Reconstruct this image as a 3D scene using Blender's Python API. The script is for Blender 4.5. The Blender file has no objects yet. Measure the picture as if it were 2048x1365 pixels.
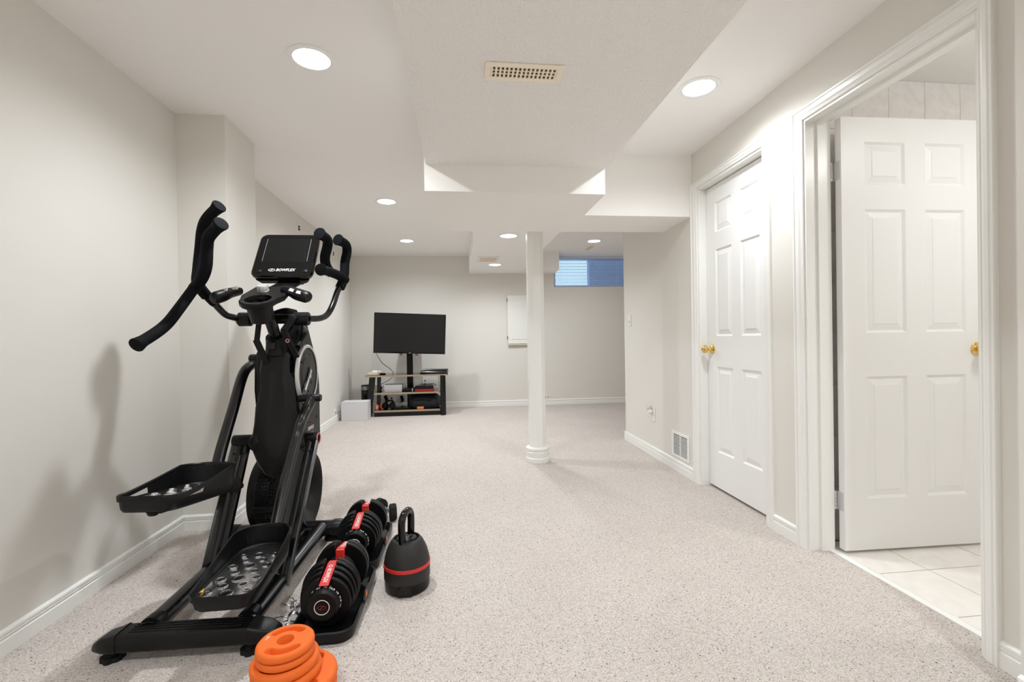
import bpy, bmesh, math, random
from mathutils import Vector, Matrix

random.seed(7)
scene = bpy.context.scene
COL = scene.collection
PI = math.pi

# ------------------------------------------------------------------ camera
F_PX = 910.0
YAW, PITCH, ROLL = math.radians(6.403), math.radians(-0.309), math.radians(-0.912)
CAM = Vector((0.0, 0.0, 1.034))
_f = Vector((math.sin(YAW) * math.cos(PITCH), math.cos(YAW) * math.cos(PITCH), math.sin(PITCH)))
_r0 = Vector((math.cos(YAW), -math.sin(YAW), 0))
_u0 = _r0.cross(_f)
_r = _r0 * math.cos(ROLL) + _u0 * math.sin(ROLL)
_u = -_r0 * math.sin(ROLL) + _u0 * math.cos(ROLL)
camd = bpy.data.cameras.new('camera')
camd.sensor_width = 36.0
camd.lens = F_PX / 2048 * 36.0
camd.clip_start = 0.02
camo = bpy.data.objects.new('camera', camd)
COL.objects.link(camo)
camo.matrix_world = Matrix(((_r.x, _u.x, -_f.x, CAM.x), (_r.y, _u.y, -_f.y, CAM.y), (_r.z, _u.z, -_f.z, CAM.z), (0, 0, 0, 1)))
scene.camera = camo


def at(px, py, X=None, Y=None, Z=None):
    """world point seen at photo pixel (px,py) lying in the plane X=, Y= or Z= (real distance)"""
    d = _f + _r * ((px - 1024) / F_PX) - _u * ((py - 682.5) / F_PX)
    if X is not None: t = (X - CAM.x) / d.x
    elif Y is not None: t = (Y - CAM.y) / d.y
    else: t = (Z - CAM.z) / d.z
    return CAM + d * t


# ------------------------------------------------------------------ world + exposure
world = bpy.data.worlds.new('world')
scene.world = world
world.use_nodes = True
bg = world.node_tree.nodes['Background']
bg.inputs[0].default_value = (0.42, 0.64, 1.0, 1)
bg.inputs[1].default_value = 2.0
vs = scene.view_settings
vs.view_transform = 'Standard'
vs.look = 'None'
vs.gamma = 1
vs.use_curve_mapping = False
vs.exposure = 0.70
LAMP_W = 50.0          # recessed lamps
LAMP_COL = (0.915, 0.962, 1.0)
scene.cycles.max_bounces = 16
scene.cycles.diffuse_bounces = 12     # white room: let the light go round

# room dimensions (metres)
XL, XP, XR = -1.5435, -1.289, 1.6354
XW = 1.755            # bathroom face of the right wall
H = 2.304
YC, YP = 2.702, 3.075
YE = 4.42             # end of the right wall
Z1, Z2, Z3 = 2.025, 1.874, 2.035
YBACK = -2.6


def yb(x): return 6.99 - 0.028 * x   # back wall line


# ------------------------------------------------------------------ materials
def lin(c):
    return tuple(((v / 255) / 12.92 if v / 255 <= 0.04045 else ((v / 255 + 0.055) / 1.055) ** 2.4) for v in c)


def mat(name, rgb, rough=0.5, metal=0.0, bump=0.0, bscale=200.0, var=0.0, vscale=8.0, spec=0.5, coat=0.0, bdist=0.002):
    m = bpy.data.materials.new(name)
    m.use_nodes = True
    nt = m.node_tree
    b = nt.nodes['Principled BSDF']
    c = lin(rgb)
    b.inputs['Base Color'].default_value = (*c, 1)
    b.inputs['Roughness'].default_value = rough
    b.inputs['Metallic'].default_value = metal
    b.inputs['Specular IOR Level'].default_value = spec
    b.inputs['Coat Weight'].default_value = coat
    tc = nt.nodes.new('ShaderNodeTexCoord')
    if var > 0:
        n = nt.nodes.new('ShaderNodeTexNoise')
        n.inputs['Scale'].default_value = vscale
        n.inputs['Detail'].default_value = 4
        nt.links.new(tc.outputs['Object'], n.inputs['Vector'])
        mx = nt.nodes.new('ShaderNodeMix')
        mx.data_type = 'RGBA'
        mx.inputs[6].default_value = (*[v * (1 - var) for v in c], 1)
        mx.inputs[7].default_value = (*[min(1, v * (1 + var)) for v in c], 1)
        nt.links.new(n.outputs['Fac'], mx.inputs[0])
        nt.links.new(mx.outputs[2], b.inputs['Base Color'])
    if bump > 0:
        n2 = nt.nodes.new('ShaderNodeTexNoise')
        n2.inputs['Scale'].default_value = bscale
        n2.inputs['Detail'].default_value = 3
        nt.links.new(tc.outputs['Object'], n2.inputs['Vector'])
        bp = nt.nodes.new('ShaderNodeBump')
        bp.inputs['Strength'].default_value = bump
        bp.inputs['Distance'].default_value = bdist
        nt.links.new(n2.outputs['Fac'], bp.inputs['Height'])
        nt.links.new(bp.outputs['Normal'], b.inputs['Normal'])
    return m


def emis(name, rgb, strength):
    m = bpy.data.materials.new(name)
    m.use_nodes = True
    b = m.node_tree.nodes['Principled BSDF']
    b.inputs['Base Color'].default_value = (*rgb, 1)
    b.inputs['Emission Color'].default_value = (*rgb, 1)
    b.inputs['Emission Strength'].default_value = strength
    return m


def carpet_material():
    m = bpy.data.materials.new('carpet_loop_pile')
    m.use_nodes = True
    nt = m.node_tree
    N, L = nt.nodes, nt.links
    b = N['Principled BSDF']
    b.inputs['Roughness'].default_value = 0.95
    b.inputs['Specular IOR Level'].default_value = 0.1
    tc = N.new('ShaderNodeTexCoord')
    mp = N.new('ShaderNodeMapping')
    mp.inputs['Scale'].default_value = (1.0, 1.35, 1.0)
    L.new(tc.outputs['Object'], mp.inputs['Vector'])
    # tone drift
    n1 = N.new('ShaderNodeTexNoise'); n1.inputs['Scale'].default_value = 2.2; n1.inputs['Detail'].default_value = 5
    L.new(tc.outputs['Object'], n1.inputs['Vector'])
    mx1 = N.new('ShaderNodeMix'); mx1.data_type = 'RGBA'
    mx1.inputs[6].default_value = (*lin((203, 195, 189)), 1)
    mx1.inputs[7].default_value = (*lin((219, 212, 207)), 1)
    L.new(n1.outputs['Fac'], mx1.inputs[0])
    # loops of the pile, slightly warped so that rows break up
    wn = N.new('ShaderNodeTexNoise'); wn.inputs['Scale'].default_value = 60; wn.inputs['Detail'].default_value = 2
    L.new(mp.outputs['Vector'], wn.inputs['Vector'])
    ws = N.new('ShaderNodeVectorMath'); ws.operation = 'SCALE'; ws.inputs['Scale'].default_value = 0.012
    L.new(wn.outputs['Color'], ws.inputs[0])
    wa = N.new('ShaderNodeVectorMath'); wa.operation = 'ADD'
    L.new(mp.outputs['Vector'], wa.inputs[0]); L.new(ws.outputs['Vector'], wa.inputs[1])
    v = N.new('ShaderNodeTexVoronoi'); v.inputs['Scale'].default_value = 190
    L.new(wa.outputs['Vector'], v.inputs['Vector'])
    rp = N.new('ShaderNodeValToRGB')
    rp.color_ramp.elements[0].position = 0.10; rp.color_ramp.elements[0].color = (1.08, 1.08, 1.08, 1)
    rp.color_ramp.elements[1].position = 0.80; rp.color_ramp.elements[1].color = (0.70, 0.68, 0.66, 1)
    L.new(v.outputs['Distance'], rp.inputs['Fac'])
    gn = N.new('ShaderNodeTexNoise'); gn.inputs['Scale'].default_value = 130; gn.inputs['Detail'].default_value = 5
    L.new(mp.outputs['Vector'], gn.inputs['Vector'])
    gr = N.new('ShaderNodeValToRGB')
    gr.color_ramp.elements[0].position = 0.33; gr.color_ramp.elements[0].color = (0.87, 0.86, 0.85, 1)
    gr.color_ramp.elements[1].position = 0.62; gr.color_ramp.elements[1].color = (1.03, 1.03, 1.03, 1)
    L.new(gn.outputs['Fac'], gr.inputs['Fac'])
    mg = N.new('ShaderNodeMix'); mg.data_type = 'RGBA'; mg.blend_type = 'MULTIPLY'; mg.inputs[0].default_value = 1
    L.new(rp.outputs['Color'], mg.inputs[6]); L.new(gr.outputs['Color'], mg.inputs[7])
    mu = N.new('ShaderNodeMix'); mu.data_type = 'RGBA'; mu.blend_type = 'MULTIPLY'; mu.inputs[0].default_value = 1
    L.new(mx1.outputs[2], mu.inputs[6]); L.new(mg.outputs[2], mu.inputs[7])
    # dark flecks: single loops of brown yarn, two sizes
    last = mu.outputs[2]
    for sc_, p0, p1, pw_, colr in ((55, 0.11, 0.20, 1.0, (58, 45, 40)), (120, 0.18, 0.30, 1.8, (104, 88, 79))):
        v2 = N.new('ShaderNodeTexVoronoi'); v2.inputs['Scale'].default_value = sc_
        L.new(wa.outputs['Vector'], v2.inputs['Vector'])
        r2 = N.new('ShaderNodeValToRGB')
        r2.color_ramp.elements[0].position = p0; r2.color_ramp.elements[0].color = (1, 1, 1, 1)
        r2.color_ramp.elements[1].position = p1; r2.color_ramp.elements[1].color = (0, 0, 0, 1)
        L.new(v2.outputs['Distance'], r2.inputs['Fac'])
        sp = N.new('ShaderNodeSeparateColor')
        L.new(v2.outputs['Color'], sp.inputs['Color'])
        pw = N.new('ShaderNodeMath'); pw.operation = 'POWER'; pw.inputs[1].default_value = pw_
        L.new(sp.outputs[0], pw.inputs[0])
        ml = N.new('ShaderNodeMath'); ml.operation = 'MULTIPLY'
        L.new(r2.outputs['Color'], ml.inputs[0]); L.new(pw.outputs[0], ml.inputs[1])
        mx2 = N.new('ShaderNodeMix'); mx2.data_type = 'RGBA'
        mx2.inputs[7].default_value = (*lin(colr), 1)
        L.new(ml.outputs[0], mx2.inputs[0]); L.new(last, mx2.inputs[6])
        last = mx2.outputs[2]
    L.new(last, b.inputs['Base Color'])
    bp = N.new('ShaderNodeBump'); bp.inputs['Strength'].default_value = 0.5; bp.inputs['Distance'].default_value = 0.003
    bp.invert = True
    L.new(v.outputs['Distance'], bp.inputs['Height']); L.new(bp.outputs['Normal'], b.inputs['Normal'])
    return m


def tile_material(name, base, vein, scale):
    m = mat(name, base, 0.25)
    nt = m.node_tree
    N, L = nt.nodes, nt.links
    b = N['Principled BSDF']
    tc = N.new('ShaderNodeTexCoord')
    n = N.new('ShaderNodeTexNoise'); n.inputs['Scale'].default_value = scale; n.inputs['Detail'].default_value = 6
    n.inputs['Distortion'].default_value = 1.5
    L.new(tc.outputs['Object'], n.inputs['Vector'])
    rp = N.new('ShaderNodeValToRGB')
    rp.color_ramp.elements[0].position = 0.42; rp.color_ramp.elements[0].color = (*lin(base), 1)
    rp.color_ramp.elements[1].position = 0.75; rp.color_ramp.elements[1].color = (*lin(vein), 1)
    L.new(n.outputs['Fac'], rp.inputs['Fac']); L.new(rp.outputs['Color'], b.inputs['Base Color'])
    return m


M = {
    'wall': mat('painted_drywall', (222, 219, 213), 0.62, bump=0.05, bscale=180, var=0.012, vscale=1.5, spec=0.3),
    'ceil': mat('ceiling_paint', (242, 241, 239), 0.85, bump=0.3, bscale=110, spec=0.15),
    'stipple': mat('stippled_bulkhead', (243, 241, 238), 0.85, bump=1.0, bscale=95, spec=0.15, bdist=0.008),
    'beam': mat('lightly_stippled_beam', (242, 240, 237), 0.85, bump=0.5, bscale=100, spec=0.15, bdist=0.003),
    'trim': mat('gloss_white_trim', (236, 236, 233), 0.28, spec=0.45),
    'door': mat('satin_white_door', (236, 236, 235), 0.38, bump=0.02, bscale=160, spec=0.4),
    'carpet': carpet_material(),
    'tile': tile_material('floor_tile_glaze', (238, 234, 229), (226, 220, 213), 5),
    'wtile': tile_material('wall_tile_glaze', (240, 239, 238), (233, 224, 219), 7),
    'wgrout': mat('white_grout', (228, 226, 223), 0.9),
    'grout': mat('grout', (158, 140, 128), 0.9, bump=0.2),
    'brass': mat('polished_brass', (232, 198, 122), 0.14, 1.0),
    'steel': mat('brushed_steel', (150, 150, 150), 0.28, 1.0, var=0.1, vscale=40),
    'plate': mat('stamped_steel', (205, 205, 205), 0.2, 1.0, bump=0.15, bscale=14, bdist=0.01),
    'silver': mat('satin_silver', (214, 214, 214), 0.35, 0.55),
    'sensor': mat('sensor_plate', (138, 130, 122), 0.45, 0.3),
    'shell': mat('dark_grey_shell', (40, 39, 38), 0.5, bump=0.05, bscale=500, spec=0.35),
    'chrome': mat('chrome', (215, 215, 218), 0.12, 1.0),
    'blackp': mat('matt_black_plastic', (9, 9, 10), 0.40, bump=0.06, bscale=350, spec=0.28),
    'blacks': mat('satin_black_shroud', (14, 13, 13), 0.45, bump=0.05, bscale=500, spec=0.27),
    'blackg': mat('gloss_black', (6, 6, 8), 0.14, spec=0.4),
    'blackm': mat('black_powder_coat', (11, 11, 12), 0.26, bump=0.04, bscale=420, spec=0.55),
    'foam': mat('black_foam_grip', (9, 10, 13), 0.8, bump=0.2, bscale=500, spec=0.15),
    'rubber': mat('black_rubber', (22, 22, 22), 0.75, bump=0.1, spec=0.25),
    'screen': mat('dark_screen_glass', (13, 14, 15), 0.22, spec=0.35),
    'tvscreen': mat('tv_panel', (10, 10, 11), 0.28, spec=0.5),
    'red': mat('red_plastic', (205, 44, 40), 0.45),
    'redd': mat('dull_red_print', (120, 26, 22), 0.5),
    'white_ink': mat('white_print', (226, 226, 226), 0.6),
    'grey_ink': mat('grey_print', (120, 120, 120), 0.6),
    'yellow': mat('yellow_sticker', (222, 172, 40), 0.5),
    'orange': mat('orange_rubber', (226, 104, 32), 0.62, bump=0.06, bscale=300, spec=0.35, var=0.02),
    'whitep': mat('white_plastic', (228, 227, 224), 0.4),
    'cream': mat('cream_plastic', (245, 236, 216), 0.45),
    'cardw': mat('white_card', (214, 213, 216), 0.6, bump=0.03, bscale=60),
    'offwhite': mat('offwhite_card', (222, 208, 190), 0.65),
    'tan': mat('champagne_metal_edge', (176, 158, 134), 0.35, 0.5),
    'glassb': mat('smoked_black_glass', (16, 15, 15), 0.06, spec=0.6),
    'dark': mat('dark_void', (20, 17, 15), 0.9),
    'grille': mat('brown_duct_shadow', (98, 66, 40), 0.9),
    'copper': mat('pink_copper', (206, 140, 112), 0.35, 0.4),
    'orangeb': mat('orange_box', (222, 128, 64), 0.6),
    'bag': mat('black_nylon', (20, 21, 25), 0.7, bump=0.4, bscale=30, var=0.3, vscale=20),
    'blind': mat('blind_slat', (206, 218, 236), 0.45),
    'brown': mat('dark_brown_wood', (70, 40, 36), 0.6),
    'concrete': mat('window_well_steel', (120, 128, 140), 0.6, bump=0.2, bscale=20),
    'lens': emis('lamp_lens', (1.0, 0.985, 0.96), 9.0),
    'ring': mat('lamp_trim_ring', (240, 240, 240), 0.5),
    'ringd': mat('lamp_trim_lip', (120, 120, 122), 0.4),
}
glass = bpy.data.materials.new('clear_glass')
glass.use_nodes = True
_b = glass.node_tree.nodes['Principled BSDF']
_b.inputs['Transmission Weight'].default_value = 1.0
_b.inputs['Roughness'].default_value = 0.0
_b.inputs['IOR'].default_value = 1.02
M['glass'] = glass


# ------------------------------------------------------------------ builders
WORIG = {}


def setp(o, label=None, cat=None, group=None, kind=None):
    if label: o['label'] = label
    if cat: o['category'] = cat
    if group: o['group'] = group
    if kind: o['kind'] = kind
    return o


def empty(name, loc, label=None, cat=None, group=None, kind=None, parent=None):
    o = bpy.data.objects.new(name, None)
    o.empty_display_size = 0.1
    COL.objects.link(o)
    loc = Vector(loc)
    WORIG[o.name] = loc.copy()
    if parent is not None:
        o.parent = parent
        loc = loc - WORIG[parent.name]
    o.location = loc
    return setp(o, label, cat, group, kind)


def smooth_path(pts, sub=6):
    P = [Vector(p) for p in pts]
    if len(P) < 3: return P
    out = []
    for i in range(len(P) - 1):
        p0 = P[max(i - 1, 0)]; p1 = P[i]; p2 = P[i + 1]; p3 = P[min(i + 2, len(P) - 1)]
        for k in range(sub):
            t = k / sub
            out.append(0.5 * ((2 * p1) + (p2 - p0) * t + (2 * p0 - 5 * p1 + 4 * p2 - p3) * t * t + (3 * p1 - p0 - 3 * p2 + p3) * t ** 3))
    out.append(P[-1])
    return out


class MB:
    def __init__(self):
        self.v = []; self.f = []

    def add(self, vs_, fs_):
        n = len(self.v)
        self.v += [Vector(a) for a in vs_]
        self.f += [tuple(i + n for i in q) for q in fs_]
        return self

    def box(self, x0, x1, y0, y1, z0, z1):
        return self.add([(x0, y0, z0), (x1, y0, z0), (x1, y1, z0), (x0, y1, z0), (x0, y0, z1), (x1, y0, z1), (x1, y1, z1), (x0, y1, z1)],
                        [(0, 3, 2, 1), (4, 5, 6, 7), (0, 1, 5, 4), (1, 2, 6, 5), (2, 3, 7, 6), (3, 0, 4, 7)])

    def prism(self, poly, a, b, axis='z'):
        """extrude a 2D polygon; axis z: (x,y), axis x: (y,z), axis y: (x,z)"""
        def mk(p, t):
            return (p[0], p[1], t) if axis == 'z' else (t, p[0], p[1]) if axis == 'x' else (p[0], t, p[1])
        n = len(poly)
        return self.add([mk(p, a) for p in poly] + [mk(p, b) for p in poly],
                        [tuple(range(n))[::-1], tuple(range(n, 2 * n))] + [(i, (i + 1) % n, n + (i + 1) % n, n + i) for i in range(n)])

    def loft(self, rings, cap0=True, cap1=True):
        n = len(rings[0]); b = []
        for r in rings: b += list(r)
        fs = []
        for k in range(len(rings) - 1):
            for i in range(n):
                j = (i + 1) % n
                fs.append((k * n + i, k * n + j, (k + 1) * n + j, (k + 1) * n + i))
        if cap0: fs.append(tuple(range(n))[::-1])
        if cap1: fs.append(tuple(range((len(rings) - 1) * n, len(rings) * n)))
        return self.add(b, fs)

    def lathe(self, origin, axis, prof, n=24, cap=True):
        """prof: list of (radius, distance along axis)"""
        o = Vector(origin); a = Vector(axis).normalized()
        s = a.orthogonal().normalized(); t = a.cross(s)
        rings = [[o + a * h + (s * math.cos(2 * PI * i / n) + t * math.sin(2 * PI * i / n)) * max(r, 1e-5) for i in range(n)] for r, h in prof]
        return self.loft(rings, cap, cap)

    def tube(self, pts, r, n=14, smooth=True, sub=6, flat=1.0, up=None):
        P = smooth_path(pts, sub) if smooth else [Vector(p) for p in pts]
        m = len(P)
        rad = r if callable(r) else (lambda t: r)
        tang = [(P[min(i + 1, m - 1)] - P[max(i - 1, 0)]).normalized() for i in range(m)]
        s = (Vector(up).cross(tang[0])).normalized() if up is not None else tang[0].orthogonal().normalized()
        rings = []
        for i in range(m):
            s = (s - tang[i] * s.dot(tang[i])).normalized()
            t = tang[i].cross(s)
            rr = rad(i / (m - 1))
            rings.append([P[i] + (s * math.cos(2 * PI * k / n) + t * math.sin(2 * PI * k / n) * flat) * rr for k in range(n)])
        return self.loft(rings)

    def bar(self, a, b, w, h, up=(0, 0, 1)):
        """rectangular bar from a to b"""
        a = Vector(a); b = Vector(b); d = (b - a).normalized()
        s = d.cross(Vector(up)).normalized() * (w / 2); t = s.normalized().cross(d) * (h / 2)
        return self.loft([[a - s - t, a + s - t, a + s + t, a - s + t], [b - s - t, b + s - t, b + s + t, b - s + t]])

    def ring(self, origin, axis, R, r, n=28, m=10):
        o = Vector(origin); a = Vector(axis).normalized(); s = a.orthogonal().normalized(); t = a.cross(s)
        vs_ = []; fs = []
        for i in range(n):
            d = s * math.cos(2 * PI * i / n) + t * math.sin(2 * PI * i / n)
            for k in range(m):
                vs_.append(o + d * (R + r * math.cos(2 * PI * k / m)) + a * (r * math.sin(2 * PI * k / m)))
        for i in range(n):
            for k in range(m):
                fs.append((i * m + k, ((i + 1) % n) * m + k, ((i + 1) % n) * m + (k + 1) % m, i * m + (k + 1) % m))
        return self.add(vs_, fs)

    def xf(self, mtx):
        self.v = [mtx @ p for p in self.v]
        return self

    def build(self, name, material, parent=None, smooth=None, bevel=0.0, segs=2, subsurf=0, label=None, cat=None, group=None, kind=None):
        mn = Vector((min(p.x for p in self.v), min(p.y for p in self.v), min(p.z for p in self.v)))
        mxv = Vector((max(p.x for p in self.v), max(p.y for p in self.v), max(p.z for p in self.v)))
        c = (mn + mxv) / 2
        if parent is None: c.z = mn.z
        me = bpy.data.meshes.new(name)
        me.from_pydata([tuple(p - c) for p in self.v], [], self.f)
        bm = bmesh.new(); bm.from_mesh(me)
        bmesh.ops.recalc_face_normals(bm, faces=bm.faces)
        bm.to_mesh(me); bm.free()
        me.materials.append(M[material] if isinstance(material, str) else material)
        o = bpy.data.objects.new(name, me)
        COL.objects.link(o)
        WORIG[o.name] = c.copy()
        if parent is not None:
            o.parent = parent
            o.location = c - WORIG[parent.name]
        else:
            o.location = c
        if bevel > 0:
            b = o.modifiers.new('bevel', 'BEVEL'); b.width = bevel; b.segments = segs; b.limit_method = 'ANGLE'
            b.angle_limit = math.radians(40)
        if subsurf:
            s = o.modifiers.new('subsurf', 'SUBSURF'); s.levels = subsurf; s.render_levels = subsurf
        if smooth is not None or bevel > 0 or subsurf:
            ang = math.radians(40 if smooth in (None, True) else smooth)
            for p in me.polygons: p.use_smooth = True
            if not subsurf:
                bm = bmesh.new(); bm.from_mesh(me)
                for e in bm.edges:
                    if len(e.link_faces) == 2 and e.calc_face_angle(0) > ang: e.smooth = False
                bm.to_mesh(me); bm.free()
        return setp(o, label, cat, group, kind)


def text(name, s, size, origin, xdir, ydir, material, parent, extrude=0.0004, shear=0.0, align='CENTER', width=None):
    cu = bpy.data.curves.new(name, 'FONT')
    cu.body = s; cu.size = size; cu.extrude = extrude; cu.shear = shear
    cu.align_x = align; cu.align_y = 'CENTER'; cu.resolution_u = 3
    cu.offset = size * 0.012
    tmp = bpy.data.objects.new(name + '_tmp', cu)
    COL.objects.link(tmp)
    dg = bpy.context.evaluated_depsgraph_get()
    me = bpy.data.meshes.new_from_object(tmp.evaluated_get(dg))
    bpy.data.objects.remove(tmp)
    x = Vector(xdir).normalized(); y = Vector(ydir).normalized(); z = x.cross(y)
    k = 1.0
    if width:
        xs = [v.co.x for v in me.vertices]; k = width / (max(xs) - min(xs))
    b = MB()
    b.v = [Vector(origin) + x * v.co.x * k + y * v.co.y + z * v.co.z for v in me.vertices]
    b.f = [tuple(p.vertices) for p in me.polygons]
    return b.build(name, material, parent)


def rrect(w, h, r, n=5):
    """rounded rectangle outline centred on 0"""
    out = []
    for cx, cy, a0 in ((w / 2 - r, h / 2 - r, 0), (-w / 2 + r, h / 2 - r, PI / 2), (-w / 2 + r, -h / 2 + r, PI), (w / 2 - r, -h / 2 + r, 1.5 * PI)):
        for i in range(n + 1):
            a = a0 + PI / 2 * i / n
            out.append((cx + r * math.cos(a), cy + r * math.sin(a)))
    return out


def copy_tree(o, parent=None, loc=None):
    c = o.copy(); COL.objects.link(c); c.parent = parent
    if loc is not None: c.location = loc
    for ch in list(o.children): copy_tree(ch, c)
    return c


# ================================================================== STRUCTURE
# floor (carpet) : main room and the far right part
b = MB()
b.prism([(-1.85, YBACK), (1.73, YBACK), (1.73, 2.2), (3.8, 2.2), (3.8, 7.15), (-1.85, 7.15)], -0.12, 0.0)
b.build('floor', 'carpet', kind='structure', label='beige flecked loop pile carpet')
# left wall with the projecting pier
MB().prism([(-1.85, YBACK), (XL, YBACK), (XL, YC), (XP, YC), (XP, YP), (-1.56, YP), (-1.625, yb(-1.625)), (-1.85, 7.1)], 0, H).build(
    'wall_left', 'wall', kind='structure', label='greige painted left wall with a projecting pier')
# back wall with window opening
WX0, WX1, WZ0 = 1.45, 2.85, 1.822
b = MB()
def bwall(x0, x1, z0, z1):
    b.prism([(x0, yb(x0)), (x1, yb(x1)), (x1, yb(x1) + 0.25), (x0, yb(x0) + 0.25)], z0, z1)
bwall(-1.85, WX0, 0, H); bwall(WX0, WX1, 0, WZ0); bwall(WX1, 3.8, 0, H)
b.build('wall_back', 'wall', kind='structure', label='greige painted far wall with a high basement window')
# right wall with two door openings
D1A, D1B = 2.292, 2.982     # closed door opening
D2A, D2B = 1.261, 2.001     # bathroom door opening
DT = 2.052
b = MB()
b.box(XR, XW, 1.0, D2A, 0, H); b.box(XR, XW, D2A, D2B, DT, H); b.box(XR, XW, D2B, D1A, 0, H)
b.box(XR, XW, D1A, D1B, DT, H); b.box(XR, XW, D1B, YE, 0, H)
b.box(XW, 3.8, YE - 0.12, YE, 0, H)
b.build('wall_right', 'wall', kind='structure', label='greige painted right wall with two doorways')
MB().box(1.52, XW, YBACK, 1.087, 0, H).build('wall_right_near', 'wall', kind='structure', label='near wall return at the right edge')
MB().box(3.68, 3.8, YE, 7.0, 0, H).build('wall_far_right', 'wall', kind='structure')
MB().box(-1.85, 1.76, YBACK - 0.12, YBACK, 0, H).build('wall_behind', 'wall', kind='structure')
# closet behind the closed door
b = MB(); b.box(XW, 2.5, 2.2, 2.25, 0, H); b.box(XW, 2.5, 3.05, 3.1, 0, H); b.box(2.5, 2.55, 2.2, 3.1, 0, H)
b.build('wall_closet', 'wall', kind='structure')
MB().box(-1.85, 3.8, YBACK - 0.12, 7.2, H, H + 0.1).build('ceiling', 'ceil', kind='structure', label='off-white stippled ceiling')
# bulkheads
MB().box(-0.182, 0.86, YBACK, 2.603, Z1, H).build('ceiling_bulkhead', 'stipple', kind='structure', label='stippled duct bulkhead running along the ceiling')
MB().prism([(-0.19, 2.603), (0.858, 2.603), (0.858, 3.056), (1.70, 3.056), (1.70, 3.52), (-0.13, 3.562)], Z2, H).build(
    'ceiling_beam', 'beam', kind='structure', label='lower boxed beam crossing the room')
MB().prism([(0.152, 3.562), (0.95, 3.54), (0.935, 6.60), (1.458, 6.60), (1.45, yb(1.45)), (0.138, yb(0.138))], Z3, H).build(
    'ceiling_soffit', 'ceil', kind='structure', label='boxed soffit over the far part of the room')


# baseboards: profile swept along straight runs
BBP = [(0, 0), (0.013, 0), (0.013, 0.050), (0.0085, 0.053), (0.0085, 0.058), (0.0120, 0.061), (0.0120, 0.064), (0.0090, 0.066), (0.0130, 0.071), (0.0120, 0.079), (0.005, 0.084), (0, 0.085)]
def baseboard(name, pts, label):
    """pts: floor path (x,y); the room lies to the right of the direction of travel"""
    b = MB()
    P = [Vector((p[0], p[1], 0)) for p in pts]
    nrm = []
    for i in range(len(P) - 1):
        d = (P[i + 1] - P[i]).normalized(); nrm.append(Vector((d.y, -d.x, 0)))
    rings = []
    for i, p in enumerate(P):
        if i == 0: m = nrm[0]
        elif i == len(P) - 1: m = nrm[-1]
        else:
            m = (nrm[i - 1] + nrm[i]).normalized(); m = m / max(0.3, m.dot(nrm[i]))
        rings.append([p + m * q[0] + Vector((0, 0, q[1])) for q in BBP])
    b.loft(rings)
    return b.build(name, 'trim', smooth=30, kind='structure', label=label)
baseboard('baseboard_left', [(XL, YBACK), (XL, YC), (XP, YC), (XP, YP), (-1.56, YP), (-1.625, yb(-1.625))], 'white baseboard along the left wall')
baseboard('baseboard_back', [(-1.61, yb(-1.61)), (3.68, yb(3.68))], 'white baseboard along the far wall')
baseboard('baseboard_right', [(XW, YE + 0.0), (XR, YE), (XR, D1B + 0.078)], 'white baseboard under the return air grille')
baseboard('trim_1', [(XR, D1A - 0.062), (XR, D2B + 0.058)], 'short white baseboard between the two doors')
baseboard('trim_2', [(XR, D2A - 0.044), (XR, 1.09)], 'short white baseboard right of the bathroom doorway')

baseboard('trim_4', [(1.52, 1.087), (1.52, YBACK)], 'white baseboard on the near wall return')

# bathroom
TX0 = 1.765
b = MB(); b.box(1.73, 3.35, 0.2, 2.2, -0.12, -0.006)
b.build('floor_bathroom', 'grout', kind='structure', label='grouted floor of the bathroom')
bf = bpy.data.objects['floor_bathroom']
xs = [TX0, 2.0, 2.35, 2.70, 3.05, 3.35]
ys = [2.065, 1.757, 1.448, 1.14, 0.83, 0.52, 0.21]
tmesh = {}
for i in range(len(xs) - 1):
    for j in range(len(ys) - 1):
        w, d = xs[i + 1] - xs[i], ys[j] - ys[j + 1]
        key = (round(w, 3), round(d, 3))
        cx, cy = (xs[i] + xs[i + 1]) / 2, (ys[j] + ys[j + 1]) / 2
        if key in tmesh:
            o = bpy.data.objects.new('tile', tmesh[key]); COL.objects.link(o)
            WORIG[o.name] = Vector((cx, cy, -0.003)); o.parent = bf
            o.location = WORIG[o.name] - WORIG[bf.name]
        else:
            o = MB().box(cx - w / 2 + 0.0022, cx + w / 2 - 0.0022, cy - d / 2 + 0.0022, cy + d / 2 - 0.0022, -0.008, 0.001).build('tile', 'tile', bf)
            tmesh[key] = o.data
MB().prism([(1.725, 0.0), (1.765, 0.0), (1.765, 0.003), (1.748, 0.006), (1.725, 0.004)], D2A, D2B, 'y').build(
    'trim_3', 'trim', kind='structure', label='pale metal threshold strip between carpet and tile')
o = bpy.data.objects['trim_3']
YBW = 2.066
b = MB(); b.box(XW, 3.47, YBW + 0.008, YBW + 0.12, 0, H)
b.build('wall_bathroom_back', 'wgrout', kind='structure', label='tiled bathroom wall behind the open door')
wb = bpy.data.objects['wall_bathroom_back']
wm = {}
tw, th = 0.2035, 0.254
for i in range(9):
    for j in range(9):
        x1 = 1.757 + 0.195 + tw * (i - 1); x2 = x1 + tw
        x1 = max(x1, XW + 0.002)
        z2 = H - th * j; z1 = max(z2 - th, 0.0)
        key = (round(x2 - x1, 3), round(z2 - z1, 3))
        c = Vector(((x1 + x2) / 2, YBW + 0.005, (z1 + z2) / 2))
        if key in wm:
            o = bpy.data.objects.new('tile', wm[key]); COL.objects.link(o); WORIG[o.name] = c; o.parent = wb
            o.location = c - WORIG[wb.name]
        else:
            o = MB().box(x1 + 0.001, x2 - 0.001, YBW, YBW + 0.01, z1 + 0.001, z2 - 0.001).build('tile', 'wtile', wb)
            wm[key] = o.data
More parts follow.
